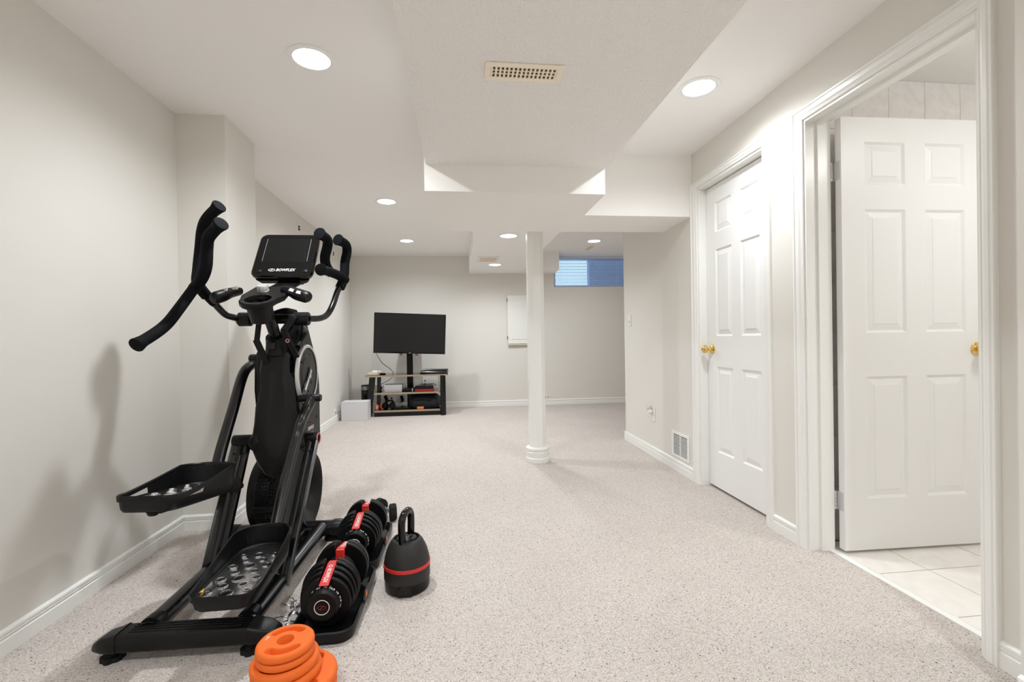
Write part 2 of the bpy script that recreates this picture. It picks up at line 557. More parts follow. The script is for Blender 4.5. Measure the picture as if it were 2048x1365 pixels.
b = MB(); b.box(3.35, 3.47, 0.08, YBW, 0, H); b.box(XW, 3.47, 0.08, 0.2, 0, H); b.box(XW, XW + 0.02, 0.2, 1.2, 0, H)
b.build('wall_bathroom', 'whitep', kind='structure')

# ------------------------------------------------------------------ doors
def casing(parent, y0, y1, top, w0, w1, wt, side=-1):
    """fluted casing on the room face; y0<y1 opening, w0/w1 widths at the two sides"""
    def prof(w):      # (offset from the opening edge, projection)
        return [(0, 0), (0, 0.008), (0.08 * w, 0.010), (0.16 * w, 0.0085), (0.30 * w, 0.011), (0.36 * w, 0.014), (0.62 * w, 0.0155),
                (0.68 * w, 0.0125), (0.76 * w, 0.0125), (0.80 * w, 0.0175), (0.95 * w, 0.0175), (w, 0.013), (w, 0)]
    def strip(pts0, pts1):
        m = MB(); m.loft([pts0, pts1]); return m
    n = Vector((-1, 0, 0))
    p = prof(w0)
    strip([Vector((XR, y0 - o, 0)) + n * q for o, q in p], [Vector((XR, y0 - o, top + o * wt / w0)) + n * q for o, q in p]).build('casing', 'trim', parent, smooth=25)
    p = prof(w1)
    strip([Vector((XR, y1 + o, 0)) + n * q for o, q in p], [Vector((XR, y1 + o, top + o * wt / w1)) + n * q for o, q in p]).build('casing', 'trim', parent, smooth=25)
    p = prof(wt)
    strip([Vector((XR, y0 - o * w0 / wt, top + o)) + n * q for o, q in p], [Vector((XR, y1 + o * w1 / wt, top + o)) + n * q for o, q in p]).build('casing', 'trim', parent, smooth=25)


def door_leaf(parent, org, ux, W, HT, th, name='door_leaf'):
    """six panel leaf; org bottom corner at the front face, ux horizontal direction, front normal = ux x z"""
    org = Vector(org); ux = Vector(ux).normalized(); uz = Vector((0, 0, 1)); un = ux.cross(uz)
    P = lambda x, z, d: org + ux * x + uz * z + un * d
    sx = 0.115 * W / 0.74; mid = 0.10 * W / 0.74
    pw = (W - 2 * sx - mid) / 2
    cols = [(sx, sx + pw), (sx + pw + mid, W - sx)]
    rows = [(0.24, 0.815), (1.02, 1.60), (1.715, 1.915)]
    rows = [(a * HT / 2.03, c * HT / 2.03) for a, c in rows]
    gx = [0, cols[0][0], cols[0][1], cols[1][0], cols[1][1], W]
    gz = [0, rows[0][0], rows[0][1], rows[1][0], rows[1][1], rows[2][0], rows[2][1], HT]
    m = MB()
    for face, sgn in ((0.0, 1), (-th, -1)):
        for i in range(5):
            for j in range(7):
                x0, x1, z0, z1 = gx[i], gx[i + 1], gz[j], gz[j + 1]
                if i in (1, 3) and j in (1, 3, 5):
                    e, dp = 0.011, -0.008 * sgn
                    a = [P(x0, z0, face), P(x1, z0, face), P(x1, z1, face), P(x0, z1, face)]
                    c = [P(x0 + e, z0 + e, face + dp), P(x1 - e, z0 + e, face + dp), P(x1 - e, z1 - e, face + dp), P(x0 + e, z1 - e, face + dp)]
                    m.loft([a, c], False, True)
                else:
                    m.add([P(x0, z0, face), P(x1, z0, face), P(x1, z1, face), P(x0, z1, face)], [(0, 1, 2, 3)])
    m.add([P(0, 0, 0), P(W, 0, 0), P(W, HT, 0), P(0, HT, 0), P(0, 0, -th), P(W, 0, -th), P(W, HT, -th), P(0, HT, -th)],
          [(0, 1, 5, 4), (1, 2, 6, 5), (2, 3, 7, 6), (3, 0, 4, 7)])
    leaf = m.build(name, 'door', parent)
    for x0, x1 in cols:
        for z0, z1 in rows:
            k = MB(); e0, e1 = 0.012, 0.042
            a = [P(x0 + e0, z0 + e0, -0.0085), P(x1 - e0, z0 + e0, -0.0085), P(x1 - e0, z1 - e0, -0.0085), P(x0 + e0, z1 - e0, -0.0085)]
            c = [P(x0 + e1 - 0.003, z0 + e1 - 0.003, -0.003), P(x1 - e1 + 0.003, z0 + e1 - 0.003, -0.003), P(x1 - e1 + 0.003, z1 - e1 + 0.003, -0.003), P(x0 + e1 - 0.003, z1 - e1 + 0.003, -0.003)]
            d = [P(x0 + e1, z0 + e1, -0.001), P(x1 - e1, z0 + e1, -0.001), P(x1 - e1, z1 - e1, -0.001), P(x0 + e1, z1 - e1, -0.001)]
            a0 = [q - un * 0.001 for q in a]
            k.loft([a0, a, c, d]).build('panel', 'door', leaf)
    return leaf, P, un


def knob(leaf, p, un):
    m = MB()
    m.lathe(p, un, [(0.032, 0), (0.032, 0.004), (0.026, 0.009), (0.013, 0.012), (0.011, 0.032), (0.016, 0.036), (0.025, 0.044), (0.0275, 0.054), (0.025, 0.064), (0.016, 0.070), (0.004, 0.0725)], 28)
    return m.build('door_knob', 'brass', leaf, smooth=50, label='polished brass door knob')


# door_1 : closed closet door in the right wall
d1 = empty('door_1', (XR, (D1A + D1B) / 2, 0), kind='structure', label='closed white six-panel door in the right wall')
XD = 1.693
casing(d1, D1A, D1B, DT, 0.062, 0.074, 0.042)
m = MB(); m.box(XR + 0.0005, XW, D1A - 0.0, D1A + 0.012, 0, DT); m.box(XR + 0.0005, XW, D1B - 0.012, D1B, 0, DT)
m.box(XR + 0.0005, XW, D1A + 0.012, D1B - 0.012, DT - 0.014, DT)
m.build('jamb', 'trim', d1)
m = MB(); m.box(XD + 0.036, XW, D1A + 0.012, D1A + 0.024, 0, DT - 0.014); m.box(XD + 0.036, XW, D1B - 0.024, D1B - 0.012, 0, DT - 0.014)
m.build('door_stop', 'trim', d1)
leaf, P, un = door_leaf(d1, (XD, D1B - 0.015, 0.016), (0, -1, 0), D1B - D1A - 0.030, 2.016, 0.035)
knob(leaf, P(0.052, 0.925, 0), un)

# door_2 : open bathroom door
d2 = empty('door_2', (XR, (D2A + D2B) / 2, 0), kind='structure', label='open white six-panel bathroom door')
casing(d2, D2A, D2B, DT, 0.046, 0.060, 0.054)
m = MB(); m.box(XR + 0.0005, XW, D2A - 0.0, D2A + 0.012, 0, DT); m.box(XR + 0.0005, XW, D2B - 0.010, D2B, 0, DT)
m.box(XR + 0.0005, XW, D2A + 0.012, D2B - 0.010, DT - 0.012, DT)
m.build('jamb', 'trim', d2)
m = MB(); m.box(1.690, 1.718, D2A + 0.012, D2A + 0.024, 0, DT - 0.012); m.box(1.690, XW, D2B - 0.022, D2B - 0.010, 0, DT - 0.012)
m.box(1.690, 1.718, D2A + 0.012, D2B - 0.022, DT - 0.026, DT - 0.012)
m.build('door_stop', 'trim', d2)
ang = math.radians(-1.2)
leaf, P, un = door_leaf(d2, (1.772, 1.937, 0.014), (math.cos(ang), math.sin(ang), 0), 0.748, 2.03, 0.035)
knob(leaf, P(0.688, 0.935, 0), un)
for z in (0.24, 1.80):
    m = MB()
    for k in range(5): m.lathe((1.764, 1.985, z - 0.044 + 0.018 * k), (0, 0, 1), [(0.0068, 0), (0.0068, 0.0165)], 10)
    m.box(1.7715, 1.7735, 1.945, 1.985, z - 0.044, z + 0.044)
    m.box(1.735, 1.764, 1.9895, 1.9912, z - 0.044, z + 0.044)
    m.build('hinge', 'silver', d2, label='pale steel butt hinge')

# ------------------------------------------------------------------ window with blind
w1 = empty('window_1', ((WX0 + WX1) / 2, yb(2.1) + 0.1, WZ0), kind='structure', label='high basement window behind a pale venetian blind')
yw = lambda x, d: yb(x) + d
m = MB(); m.box(WX0 + 0.001, WX1 - 0.001, 7.03, 7.085, WZ0 + 0.001, WZ0 + 0.04); m.box(WX0 + 0.001, WX1 - 0.001, 7.03, 7.085, H - 0.04, H - 0.001)
m.box(WX0 + 0.001, WX0 + 0.04, 7.03, 7.085, WZ0 + 0.04, H - 0.04); m.box(WX1 - 0.04, WX1 - 0.001, 7.03, 7.085, WZ0 + 0.04, H - 0.04)
m.build('window_frame', 'whitep', w1)
m = MB(); m.box(WX0 + 0.04, WX1 - 0.04, 7.055, 7.060, WZ0 + 0.04, H - 0.04); m.build('pane', 'glass', w1)
bl = empty('venetian_blind', (2.14, 6.975, WZ0), 'pale blue-grey venetian blind hanging in the high far window', 'blind')
MB().box(WX0 + 0.01, WX1 - 0.01, 6.955, 6.99, H - 0.035, H - 0.002).build('head_rail', 'blind', bl)
sl = None
nsl = 23
for i in range(nsl):
    z = WZ0 + 0.026 + i * (H - 0.045 - WZ0 - 0.026) / (nsl - 1)
    if sl is None:
        m = MB(); pr_ = []
        for k in range(5):
            t = -1 + k * 0.5
            pr_.append((6.973 + 0.0105 * t, z + 0.0070 * t + 0.0016 * (1 - t * t)))
        pr_ = pr_ + [(y, zz - 0.0006) for y, zz in pr_[::-1]]
        sl = m.prism(pr_, WX0 + 0.012, WX1 - 0.012, 'x').build('slat', 'blind', bl, smooth=30)
        z0 = z
    else:
        o = sl.copy(); COL.objects.link(o); o.location = sl.location + Vector((0, 0, z - z0))
MB().box(WX0 + 0.012, WX1 - 0.012, 6.962, 6.984, WZ0 + 0.004, WZ0 + 0.014).build('bottom_rail', 'blind', bl)
for x in (WX0 + 0.10, 2.46, WX1 - 0.12):
    MB().tube([(x, 6.960, WZ0 + 0.01), (x, 6.960, H - 0.02)], 0.0012, 6, False).build('ladder_cord', 'whitep', bl)
MB().box(1.76, 2.36, 7.0, 7.02, WZ0 + 0.0005, WZ0 + 0.02).build('wood_strip', 'brown', label='dark brown wood strip lying on the window sill behind the blind', cat='wood strip')
# window well outside
b = MB(); b.box(1.0, 3.6, 7.24, 7.9, 1.2, WZ0 - 0.05); b.box(2.25, 3.6, 7.75, 7.9, WZ0 - 0.05, 3.2)
b.build('window_well', 'concrete', kind='structure')

# ------------------------------------------------------------------ column
cx, cy = 0.628, 3.79
col = empty('support_column', (cx, cy, 0), 'white octagonal support post in the middle of the room', 'column')
def octo(r, z, n=8, a0=math.radians(27)): return [Vector((cx + r * math.cos(a0 + 2 * PI * k / n), cy + r * math.sin(a0 + 2 * PI * k / n), z)) for k in range(n)]
rr = 0.0735
MB().loft([octo(rr, 0.09), octo(rr, Z3 - 0.001)]).build('shaft', 'trim', col)
rings = [octo(r, z, 16) for r, z in ((0.100, 0), (0.101, 0.035), (0.094, 0.042), (0.097, 0.062), (0.098, 0.085), (0.088, 0.094), (0.0985, 0.104), (0.0985, 0.118), (0.088, 0.124), (0.070, 0.126))]
MB().loft(rings).build('base_collar', 'trim', col, smooth=35)

# ------------------------------------------------------------------ recessed lamps
LAMPS = [(-0.644, 2.131, H, 'recessed ceiling light above the exercise machine', 1.0), (1.231, 2.211, H, 'recessed ceiling light nearest the two right-hand doors', 0.75),
         (-0.653, 4.255, H, 'recessed ceiling light just left of the lower beam', 1.0), (-0.665, 5.92, H, 'recessed ceiling light in front of the television', 1.0),
         (0.476, 4.40, Z3, 'recessed light in the soffit just behind the beam', 0.6), (0.473, 6.12, Z3, 'recessed light in the soffit behind the white register', 0.5),
         (1.765, 5.84, H, 'recessed ceiling light in front of the basement window', 0.45),
         (-0.644, 0.0, H, 'unseen recessed ceiling light added behind the camera on the left', 1.0), (1.2, 0.05, H, 'unseen recessed ceiling light added behind the camera on the right', 1.0),
         (-0.644, -1.8, H, 'unseen recessed ceiling light added at the rear left', 0.8)]  # last three lamps are out of view, added behind the camera
def lamp_light(name, loc, w, size=math.radians(160), blend=0.85, radius=0.03, parent=None):
    ld = bpy.data.lights.new(name, 'SPOT')
    ld.energy = w; ld.color = LAMP_COL; ld.spot_size = size; ld.spot_blend = blend; ld.shadow_soft_size = radius
    lo = bpy.data.objects.new(name, ld); COL.objects.link(lo)
    lo.location = loc if parent is None else Vector(loc) - WORIG[parent.name]
    lo.parent = parent
    return lo
for x, y, z, lab, k in LAMPS:
    e = empty('recessed_light', (x, y, z), lab, 'ceiling light', 'recessed ceiling lights')
    n = 40
    MB().lathe((x, y, z - 0.001), (0, 0, -1), [(0.079, 0), (0.103, 0), (0.103, 0.001), (0.099, 0.004), (0.083, 0.005), (0.080, 0.003)], n, False).build('trim_ring', 'ring', e, smooth=40)
    MB().ring((x, y, z - 0.0045), (0, 0, 1), 0.0805, 0.0016, n, 6).build('inner_lip', 'ringd', e, smooth=60)
    MB().lathe((x, y, z - 0.0005), (0, 0, -1), [(0.080, 0), (0.080, 0.002), (0.04, 0.003), (0.001, 0.0035)], n).build('lens', 'lens', e, smooth=60)
    lamp_light('bulb', (x, y, z - 0.012), LAMP_W * k, parent=e)
# bathroom ceiling lamp (out of view)
e = empty('bathroom_ceiling_lamp', (2.45, 1.05, H), 'round opal ceiling lamp inside the bathroom', 'ceiling light')
MB().lathe((2.45, 1.05, H - 0.001), (0, 0, -1), [(0.15, 0), (0.15, 0.02), (0.14, 0.03)], 32).build('lamp_base', 'whitep', e)
MB().lathe((2.45, 1.05, H - 0.031), (0, 0, -1), [(0.135, 0), (0.125, 0.03), (0.09, 0.055), (0.001, 0.068)], 32).build('shade', 'lens', e, smooth=60)
ld = bpy.data.lights.new('bath_bulb', 'AREA'); ld.shape = 'DISK'; ld.size = 0.25; ld.energy = 5.0; ld.color = (1, 0.99, 0.98)
lo = bpy.data.objects.new('bath_bulb', ld); COL.objects.link(lo); lo.parent = e; lo.location = (0, 0, -0.115)

# ------------------------------------------------------------------ vents, switches, outlets
# cream register in the bulkhead
vx0, vx1, vy0, vy1 = 0.103, 0.394, 1.625, 1.735
v = empty('ceiling_register', (0.25, 1.68, Z1), 'cream plastic ceiling register with three rows of slots in the bulkhead', 'air vent')
def register(par, x0, x1, y0, y1, z, nx, ny, material, border, inner, thick=0.006):
    ix0, ix1, iy0, iy1 = x0 + border[0], x1 - border[0], y0 + border[1], y1 - border[1]
    m = MB(); m.box(x0, x1, y0, iy0, z - thick, z - 0.0005); m.box(x0, x1, iy1, y1, z - thick, z - 0.0005)
    m.box(x0, ix0, iy0, iy1, z - thick, z - 0.0005); m.box(ix1, x1, iy0, iy1, z - thick, z - 0.0005)
    m.build('frame', material, par, bevel=0.002)
    MB().box(ix0, ix1, iy0, iy1, z - 0.0015, z - 0.0005).build('backing', inner, par)
    base = None
    for i in range(nx + 1):
        x = ix0 + (ix1 - ix0) * i / nx
        if base is None:
            base = MB().box(x - 0.0034, x + 0.0034, iy0, iy1, z - thick, z - 0.0015).build('slat', material, par); bx0 = x
        else:
            o = base.copy(); COL.objects.link(o); o.location = base.location + Vector((x - bx0, 0, 0))
    for j in range(1, ny):
        y = iy0 + (iy1 - iy0) * j / ny
        MB().box(ix0, ix1, y - 0.0022, y + 0.0022, z - thick + 0.001, z - 0.0015).build('crossbar', material, par)
register(v, vx0, vx1, vy0, vy1, Z1, 15, 3, 'cream', (0.026, 0.024), 'grille')
v = empty('ceiling_register', (0.36, 5.7, Z3), 'white louvred register in the far soffit', 'air vent')
x0, x1, y0, y1 = 0.225, 0.485, 5.52, 5.90
m = MB(); m.box(x0, x1, y0, y0 + 0.05, Z3 - 0.006, Z3 - 0.0005); m.box(x0, x1, y1 - 0.05, y1, Z3 - 0.006, Z3 - 0.0005)
m.box(x0, x0 + 0.03, y0 + 0.05, y1 - 0.05, Z3 - 0.006, Z3 - 0.0005); m.box(x1 - 0.03, x1, y0 + 0.05, y1 - 0.05, Z3 - 0.006, Z3 - 0.0005)
m.build('frame', 'whitep', v)
MB().box(x0 + 0.03, x1 - 0.03, y0 + 0.05, y1 - 0.05, Z3 - 0.0015, Z3 - 0.0005).build('backing', 'offwhite', v)
for k in range(7):
    y = y0 + 0.07 + k * 0.04
    MB().bar((x0 + 0.03, y, Z3 - 0.006), (x1 - 0.03, y, Z3 - 0.006), 0.018, 0.002, (0, 0.5, 1)).build('louvre', 'offwhite', v)
v = empty('ceiling_register', (1.83, 6.28, H), 'small beige register in the ceiling before the window', 'air vent')
MB().box(1.79, 1.87, 6.12, 6.44, H - 0.006, H - 0.0005).build('frame', 'cream', v)
for k in range(8):
    MB().box(1.805, 1.855, 6.15 + k * 0.034, 6.165 + k * 0.034, H - 0.009, H - 0.006).build('louvre', 'offwhite', v)
# return air grille on the right wall
v = empty('return_grille', (XR, 3.27, 0.12), 'white return air grille low on the right wall', 'air vent')
gy0, gy1, gz0, gz1 = 3.13, 3.405, 0.105, 0.30
xf = XR - 0.006
m = MB(); m.box(xf, XR - 0.0005, gy0, gy1, gz0, gz0 + 0.022); m.box(xf, XR - 0.0005, gy0, gy1, gz1 - 0.022, gz1)
m.box(xf, XR - 0.0005, gy0, gy0 + 0.03, gz0 + 0.022, gz1 - 0.022); m.box(xf, XR - 0.0005, gy1 - 0.03, gy1, gz0 + 0.022, gz1 - 0.022)
m.box(xf, XR - 0.0005, 3.262, 3.273, gz0 + 0.022, gz1 - 0.022)
m.build('frame', 'trim', v, bevel=0.0015)
MB().box(XR - 0.0015, XR - 0.0005, gy0 + 0.03, gy1 - 0.03, gz0 + 0.022, gz1 - 0.022).build('backing', 'dark', v)
for ya, yb_ in ((gy0 + 0.03, 3.262), (3.273, gy1 - 0.03)):
    for k in range(14):
        z = gz0 + 0.030 + k * 0.0103
        MB().bar((XR - 0.0045, ya, z), (XR - 0.0045, yb_, z), 0.0052, 0.0022, (-0.5, 0, 1)).build('louvre', 'trim', v)
# light switch
s = empty('light_switch', (XR, 4.265, 1.14), 'white light switch on the right wall near its far end', 'light switch')
MB().box(XR - 0.006, XR - 0.0005, 4.232, 4.302, 1.138, 1.252).build('plate', 'whitep', s, bevel=0.002)
MB().box(XR - 0.010, XR - 0.006, 4.25, 4.284, 1.162, 1.228).build('rocker', 'trim', s, bevel=0.001)
MB().box(XR - 0.0105, XR - 0.010, 4.259, 4.273, 1.176, 1.186).build('indicator', 'dark', s)
# outlet with plug-in air freshener
s = empty('wall_outlet', (XR, 3.75, 0.305), 'white outlet low on the right wall with a plug-in freshener', 'outlet')
MB().box(XR - 0.006, XR - 0.0005, 3.712, 3.782, 0.305, 0.42).build('plate', 'whitep', s, bevel=0.002)
MB().box(XR - 0.0075, XR - 0.006, 3.732, 3.762, 0.322, 0.352).build('socket', 'trim', s, bevel=0.001)
a = empty('air_freshener', (XR - 0.03, 3.765, 0.35), 'clear and white plug-in air freshener on the right wall outlet', 'air freshener')
MB().lathe((XR - 0.008, 3.765, 0.385), (-1, 0, 0), [(0.018, 0), (0.022, 0.012), (0.02, 0.03), (0.01, 0.036)], 16).build('plug_body', 'whitep', a, smooth=40)
MB().lathe((XR - 0.03, 3.775, 0.395), (0, 0, 1), [(0.016, 0), (0.02, 0.012), (0.019, 0.035), (0.012, 0.045)], 16).build('bottle', mat('frosted_bottle', (205, 203, 200), 0.15), a, smooth=40)
# outlet on the far wall right of the column
yv = yb(1.32)
s = empty('wall_outlet', (1.32, yv, 0.045), 'grey-white outlet on the far wall just right of the column', 'outlet')
MB().box(1.265, 1.358, yv - 0.006, yv - 0.0015, 0.088, 0.150).build('plate', 'whitep', s, bevel=0.002)
for dx in (-0.022, 0.022):
    MB().box(1.311 + dx - 0.006, 1.311 + dx + 0.006, yv - 0.008, yv - 0.006, 0.112, 0.128).build('socket', 'dark', s)
# electrical panel door on the far wall
yv = yb(0.95)
pd = empty('panel_door', (1.0, yv, 0.93), 'cream cabinet door over the wall panel, half hidden by the column', 'panel door')
MB().box(0.72, 1.28, yv - 0.018, yv - 0.008, 0.955, 1.700).build('door_slab', 'trim', pd, bevel=0.003)
m = MB()
arch = [(0.78, 1.02), (1.22, 1.02), (1.22, 1.60)] + [(1.0 + 0.22 * math.cos(a), 1.60 + 0.035 * math.sin(a)) for a in [PI * k / 10 for k in range(1, 10)]] + [(0.78, 1.60)]
m.prism(arch, yv - 0.0235, yv - 0.018, 'y').build('panel', 'trim', pd, bevel=0.004)
MB().box(0.725, 1.275, yv - 0.024, yv - 0.008, 0.915, 0.935).build('lower_rail', 'tan', pd)
for z in (1.60, 1.02):
    MB().box(0.708, 0.722, yv - 0.02, yv - 0.008, z, z + 0.05).build('hinge', 'steel', pd)
MB().box(0.715, 1.285, yv - 0.0085, yv - 0.004, 0.91, 1.705).build('frame', 'wall', pd)
# square wall anchors on the left wall
for k, (px, pyy, lab) in enumerate([(598, 456.5, 'pair of small black wall anchors high on the left wall above the machine screen'),
                                    (671, 507.8, 'pair of small black wall anchors between the right hand grips of the machine'),
                                    (703, 532.2, 'pair of small black wall anchors near the far left corner')]):
    y = {0: 4.75, 1: 6.06, 2: 6.86}[k]
    xw = -1.56 - (y - YP) / (yb(-1.6) - YP) * 0.065
    p = at(px, pyy, Y=y)
    e = empty('wall_anchor', (xw, y, p.z), lab, 'wall anchor', 'black wall anchors')
    for dz in (0.013, -0.013):
        MB().box(xw - 0.004, xw + 0.006, y - 0.016, y + 0.016, p.z + dz - 0.008, p.z + dz + 0.008).build('anchor', 'dark', e)
s = empty('wall_outlet', (-1.605, 6.0, 0.06), 'low white outlet on the left wall beside the white box', 'outlet')
MB().box(-1.615, -1.598, 5.95, 6.03, 0.098, 0.17).build('plate', 'whitep', s, bevel=0.002)
MB().box(-1.598, -1.596, 5.975, 6.005, 0.118, 0.134).build('socket', 'dark', s)
s = empty('wall_outlet', (-0.52, yb(-0.52), 0.30), 'white outlet on the far wall seen through the television stand', 'outlet')
yv = yb(-0.52)
MB().box(-0.59, -0.51, yv - 0.006, yv - 0.0015, 0.33, 0.45).build('plate', 'whitep', s, bevel=0.002)
for dz in (0.035, 0.085):
    MB().box(-0.562, -0.538, yv - 0.008, yv - 0.006, 0.33 + dz - 0.014, 0.33 + dz + 0.014).build('socket', 'grey_ink', s)

# ================================================================== ELLIPTICAL STEP MACHINE
XM = -0.905
mc = empty('elliptical_trainer', (XM, 2.05, 0), 'large black upright elliptical trainer with moving handlebars by the left wall', 'exercise machine')
# rear stabiliser (nearest the camera) with sloping end caps
def stab_ring(x, y0, y1, z0, z1, r=0.012):
    yc, zc = (y0 + y1) / 2, (z0 + z1) / 2
    return [Vector((x, yc + a, zc + c)) for a, c in rrect(y1 - y0, z1 - z0, min(r, (y1 - y0) / 2.2, (z1 - z0) / 2.2), 3)]
MB().loft([stab_ring(-1.125, 1.588, 1.668, 0.038, 0.097), stab_ring(-0.705, 1.575, 1.655, 0.038, 0.097)]).build('rear_stabilizer', 'blackp', mc, smooth=30)
m = MB()
for k in range(4):
    m.bar((-1.09, 1.608 + 0.014 * k, 0.098), (-0.74, 1.595 + 0.014 * k, 0.098), 0.004, 0.002)
m.build('tread_rib', 'rubber', mc)
MB().loft([stab_ring(-1.120, 1.586, 1.670, 0.036, 0.100, 0.014), stab_ring(-1.140, 1.587, 1.670, 0.036, 0.092, 0.014), stab_ring(-1.170, 1.590, 1.667, 0.036, 0.086, 0.018), stab_ring(-1.196, 1.600, 1.655, 0.040, 0.070, 0.014), stab_ring(-1.204, 1.612, 1.642, 0.046, 0.060, 0.006)]).build('end_cap', 'blackp', mc, smooth=45)
MB().loft([stab_ring(-0.712, 1.573, 1.658, 0.036, 0.100, 0.014), stab_ring(-0.69, 1.574, 1.658, 0.036, 0.092, 0.014), stab_ring(-0.655, 1.576, 1.655, 0.036, 0.086, 0.018), stab_ring(-0.628, 1.585, 1.645, 0.040, 0.070, 0.014), stab_ring(-0.62, 1.60, 1.63, 0.046, 0.060, 0.006)]).build('end_cap', 'blackp', mc, smooth=45)
def foot(x, y):
    m = MB(); n = 18
    m.loft([[Vector((x + (0.034 if k % 3 else 0.029) * math.cos(2 * PI * k / n), y + (0.034 if k % 3 else 0.029) * math.sin(2 * PI * k / n), z)) for k in range(n)] for z in (0.0, 0.016)])
    m.lathe((x, y, 0.016), (0, 0, 1), [(0.02, 0), (0.011, 0.008), (0.010, 0.024)], 12)
    m.build('levelling_foot', 'rubber', mc)
for x, y in ((-1.155, 1.632), (-0.715, 1.612), (-1.12, 2.47), (-0.69, 2.47)): foot(x, y)
# front stabiliser
MB().tube([(-1.176, 2.47, 0.058), (-0.644, 2.47, 0.058)], 0.040, 16, False).build('front_stabilizer', 'blackm', mc, smooth=50)
for x, s in ((-1.176, -1), (-0.648, 1)):
    MB().lathe((x - 0.03 * s, 2.47, 0.058), (s, 0, 0), [(0.044, 0), (0.045, 0.035), (0.040, 0.05), (0.02, 0.056)], 18).build('end_cap', 'blackp', mc, smooth=45)
# base rails
for xa, xb in ((-1.055, -1.075), (-0.745, -0.735)):
    MB().tube([(xa, 1.64, 0.078), (xb, 2.47, 0.068)], 0.038, 16, False, flat=0.72, up=(0, 0, 1)).build('base_rail', 'blackm', mc, smooth=50)
    MB().lathe((xa, 1.655, 0.078), (0, 1, 0.0), [(0.036, 0), (0.036, 0.02), (0.034, 0.045)], 16).build('rail_collar', 'blackp', mc, smooth=40)
# cross tube carrying the ramp rails
YX, ZX = 2.335, 0.558
MB().tube([(-1.098, YX, ZX), (-0.712, YX, ZX)], 0.030, 18, False).build('cross_tube', 'blackp', mc, smooth=50)
MB().ring((-0.706, YX, ZX), (1, 0, 0), 0.024, 0.004, 20, 8).build('red_ring', mat('faded_red_ring', (176, 92, 84), 0.5), mc, smooth=60)
MB().lathe((-0.713, YX, ZX), (1, 0, 0), [(0.027, 0), (0.027, 0.006), (0.016, 0.007), (0.016, 0.003)], 20).build('tube_cap', 'blackp', mc, smooth=40)
# ramp rails : extruded section with two raised tracks
def ramp(x, top, bot):
    top = Vector(top); bot = Vector(bot)
    d = (bot - top).normalized(); s = Vector((1, 0, 0)); n = s.cross(d).normalized()
    if n.y > 0: n = -n
    w = 0.040
    sec = [(-w, -0.012), (w, -0.012), (w, 0.012), (w - 0.006, 0.017), (w - 0.014, 0.012), (0.012, 0.006), (0.006, 0.012), (-0.006, 0.012), (-0.012, 0.006), (-w + 0.014, 0.012), (-w + 0.006, 0.017), (-w, 0.012)]
    r = MB().loft([[top + s * a + n * c for a, c in sec], [bot + s * a + n * c for a, c in sec]]).build('ramp_rail', 'blackm', mc, smooth=25)
    for a in (-0.018, 0.018):
        MB().lathe(top + d * 0.05 + s * a + n * 0.008, n, [(0.005, 0), (0.005, 0.004), (0.003, 0.006)], 10).build('rail_bolt', 'blacks', r)
ramp(-1.060, (-1.060, YX - 0.01, ZX - 0.012), (-1.068, 2.06, 0.06))
ramp(-0.742, (-0.742, YX - 0.02, ZX - 0.012), (-0.740, 1.905, 0.06))
# shroud body (side profile) and faceted front cover
YF = 2.36
prof = [(2.44, 0.47), (2.40, 0.60), (2.365, 0.80), (2.375, 0.97), (2.38, 0.992), (2.575, 0.992), (2.645, 0.86), (2.665, 0.80), (2.665, 0.46), (2.56, 0.43)]
sh = MB().prism(prof, XM - 0.105, XM + 0.105, 'x').build('shroud', 'blacks', mc, bevel=0.012, segs=3)
MB().prism([(2.375, 0.96), (2.385, 1.06), (2.40, 1.155), (2.425, 1.180), (2.455, 1.165), (2.56, 1.02), (2.59, 0.96)], XM + 0.035, XM + 0.1045, 'x').build('upper_fin', 'blacks', mc, bevel=0.01, segs=3)
def side_plate(s):
    x = XM + s * 0.106
    pl = [(2.405, 0.50), (2.395, 0.66), (2.375, 0.80), (2.385, 0.97), (2.40, 1.08), (2.425, 1.155), (2.45, 1.15), (2.55, 1.01), (2.635, 0.86), (2.65, 0.79), (2.65, 0.485)]
    if s < 0: pl = [q for q in pl if q[1] < 1.0]
    return MB().prism(pl, x, x + s * 0.008, 'x').build('side_plate', 'blacks', mc, bevel=0.004)
spr = side_plate(1); spl = side_plate(-1)
def cover_pt(px, py, dy=0.0):
    q = at(px, py, Y=YF - 0.02 + dy); return q
yc0 = 2.335
out = [(532, 703), (577, 703), (583, 712), (584, 742), (592, 752), (596, 780), (598, 812), (603, 838), (606, 868), (610, 890), (604, 915), (590, 938), (568, 953), (548, 957), (530, 950), (516, 930), (506, 905), (503, 880), (508, 850), (511, 815), (518, 790), (521, 768), (519, 745), (523, 716)]
ringo = [at(x, y, Y=yc0 + 0.02 - 0.09 * max(0, (y - 703) / 254.0)) for x, y in out]
cen = sum(ringo, Vector()) / len(ringo)
def insetr(k, dy): return [Vector((cen.x + (p.x - cen.x) * k, p.y + dy, cen.z + (p.z - cen.z) * (1 - (1 - k) * 0.45))) for p in ringo]
MB().loft([[p + Vector((0, 0.05, 0)) for p in ringo], ringo, insetr(0.90, -0.012), insetr(0.40, -0.030), insetr(0.22, -0.030)]).build('front_cover', 'blacks', mc, smooth=16)
for s in (-1, 1):
    MB().lathe((XM + s * 0.062, 2.30, 0.555), (0, -1, 0.15), [(0.046, 0), (0.044, 0.018), (0.034, 0.030), (0.001, 0.034)], 20).build('pivot_dome', 'blacks', mc, smooth=60)
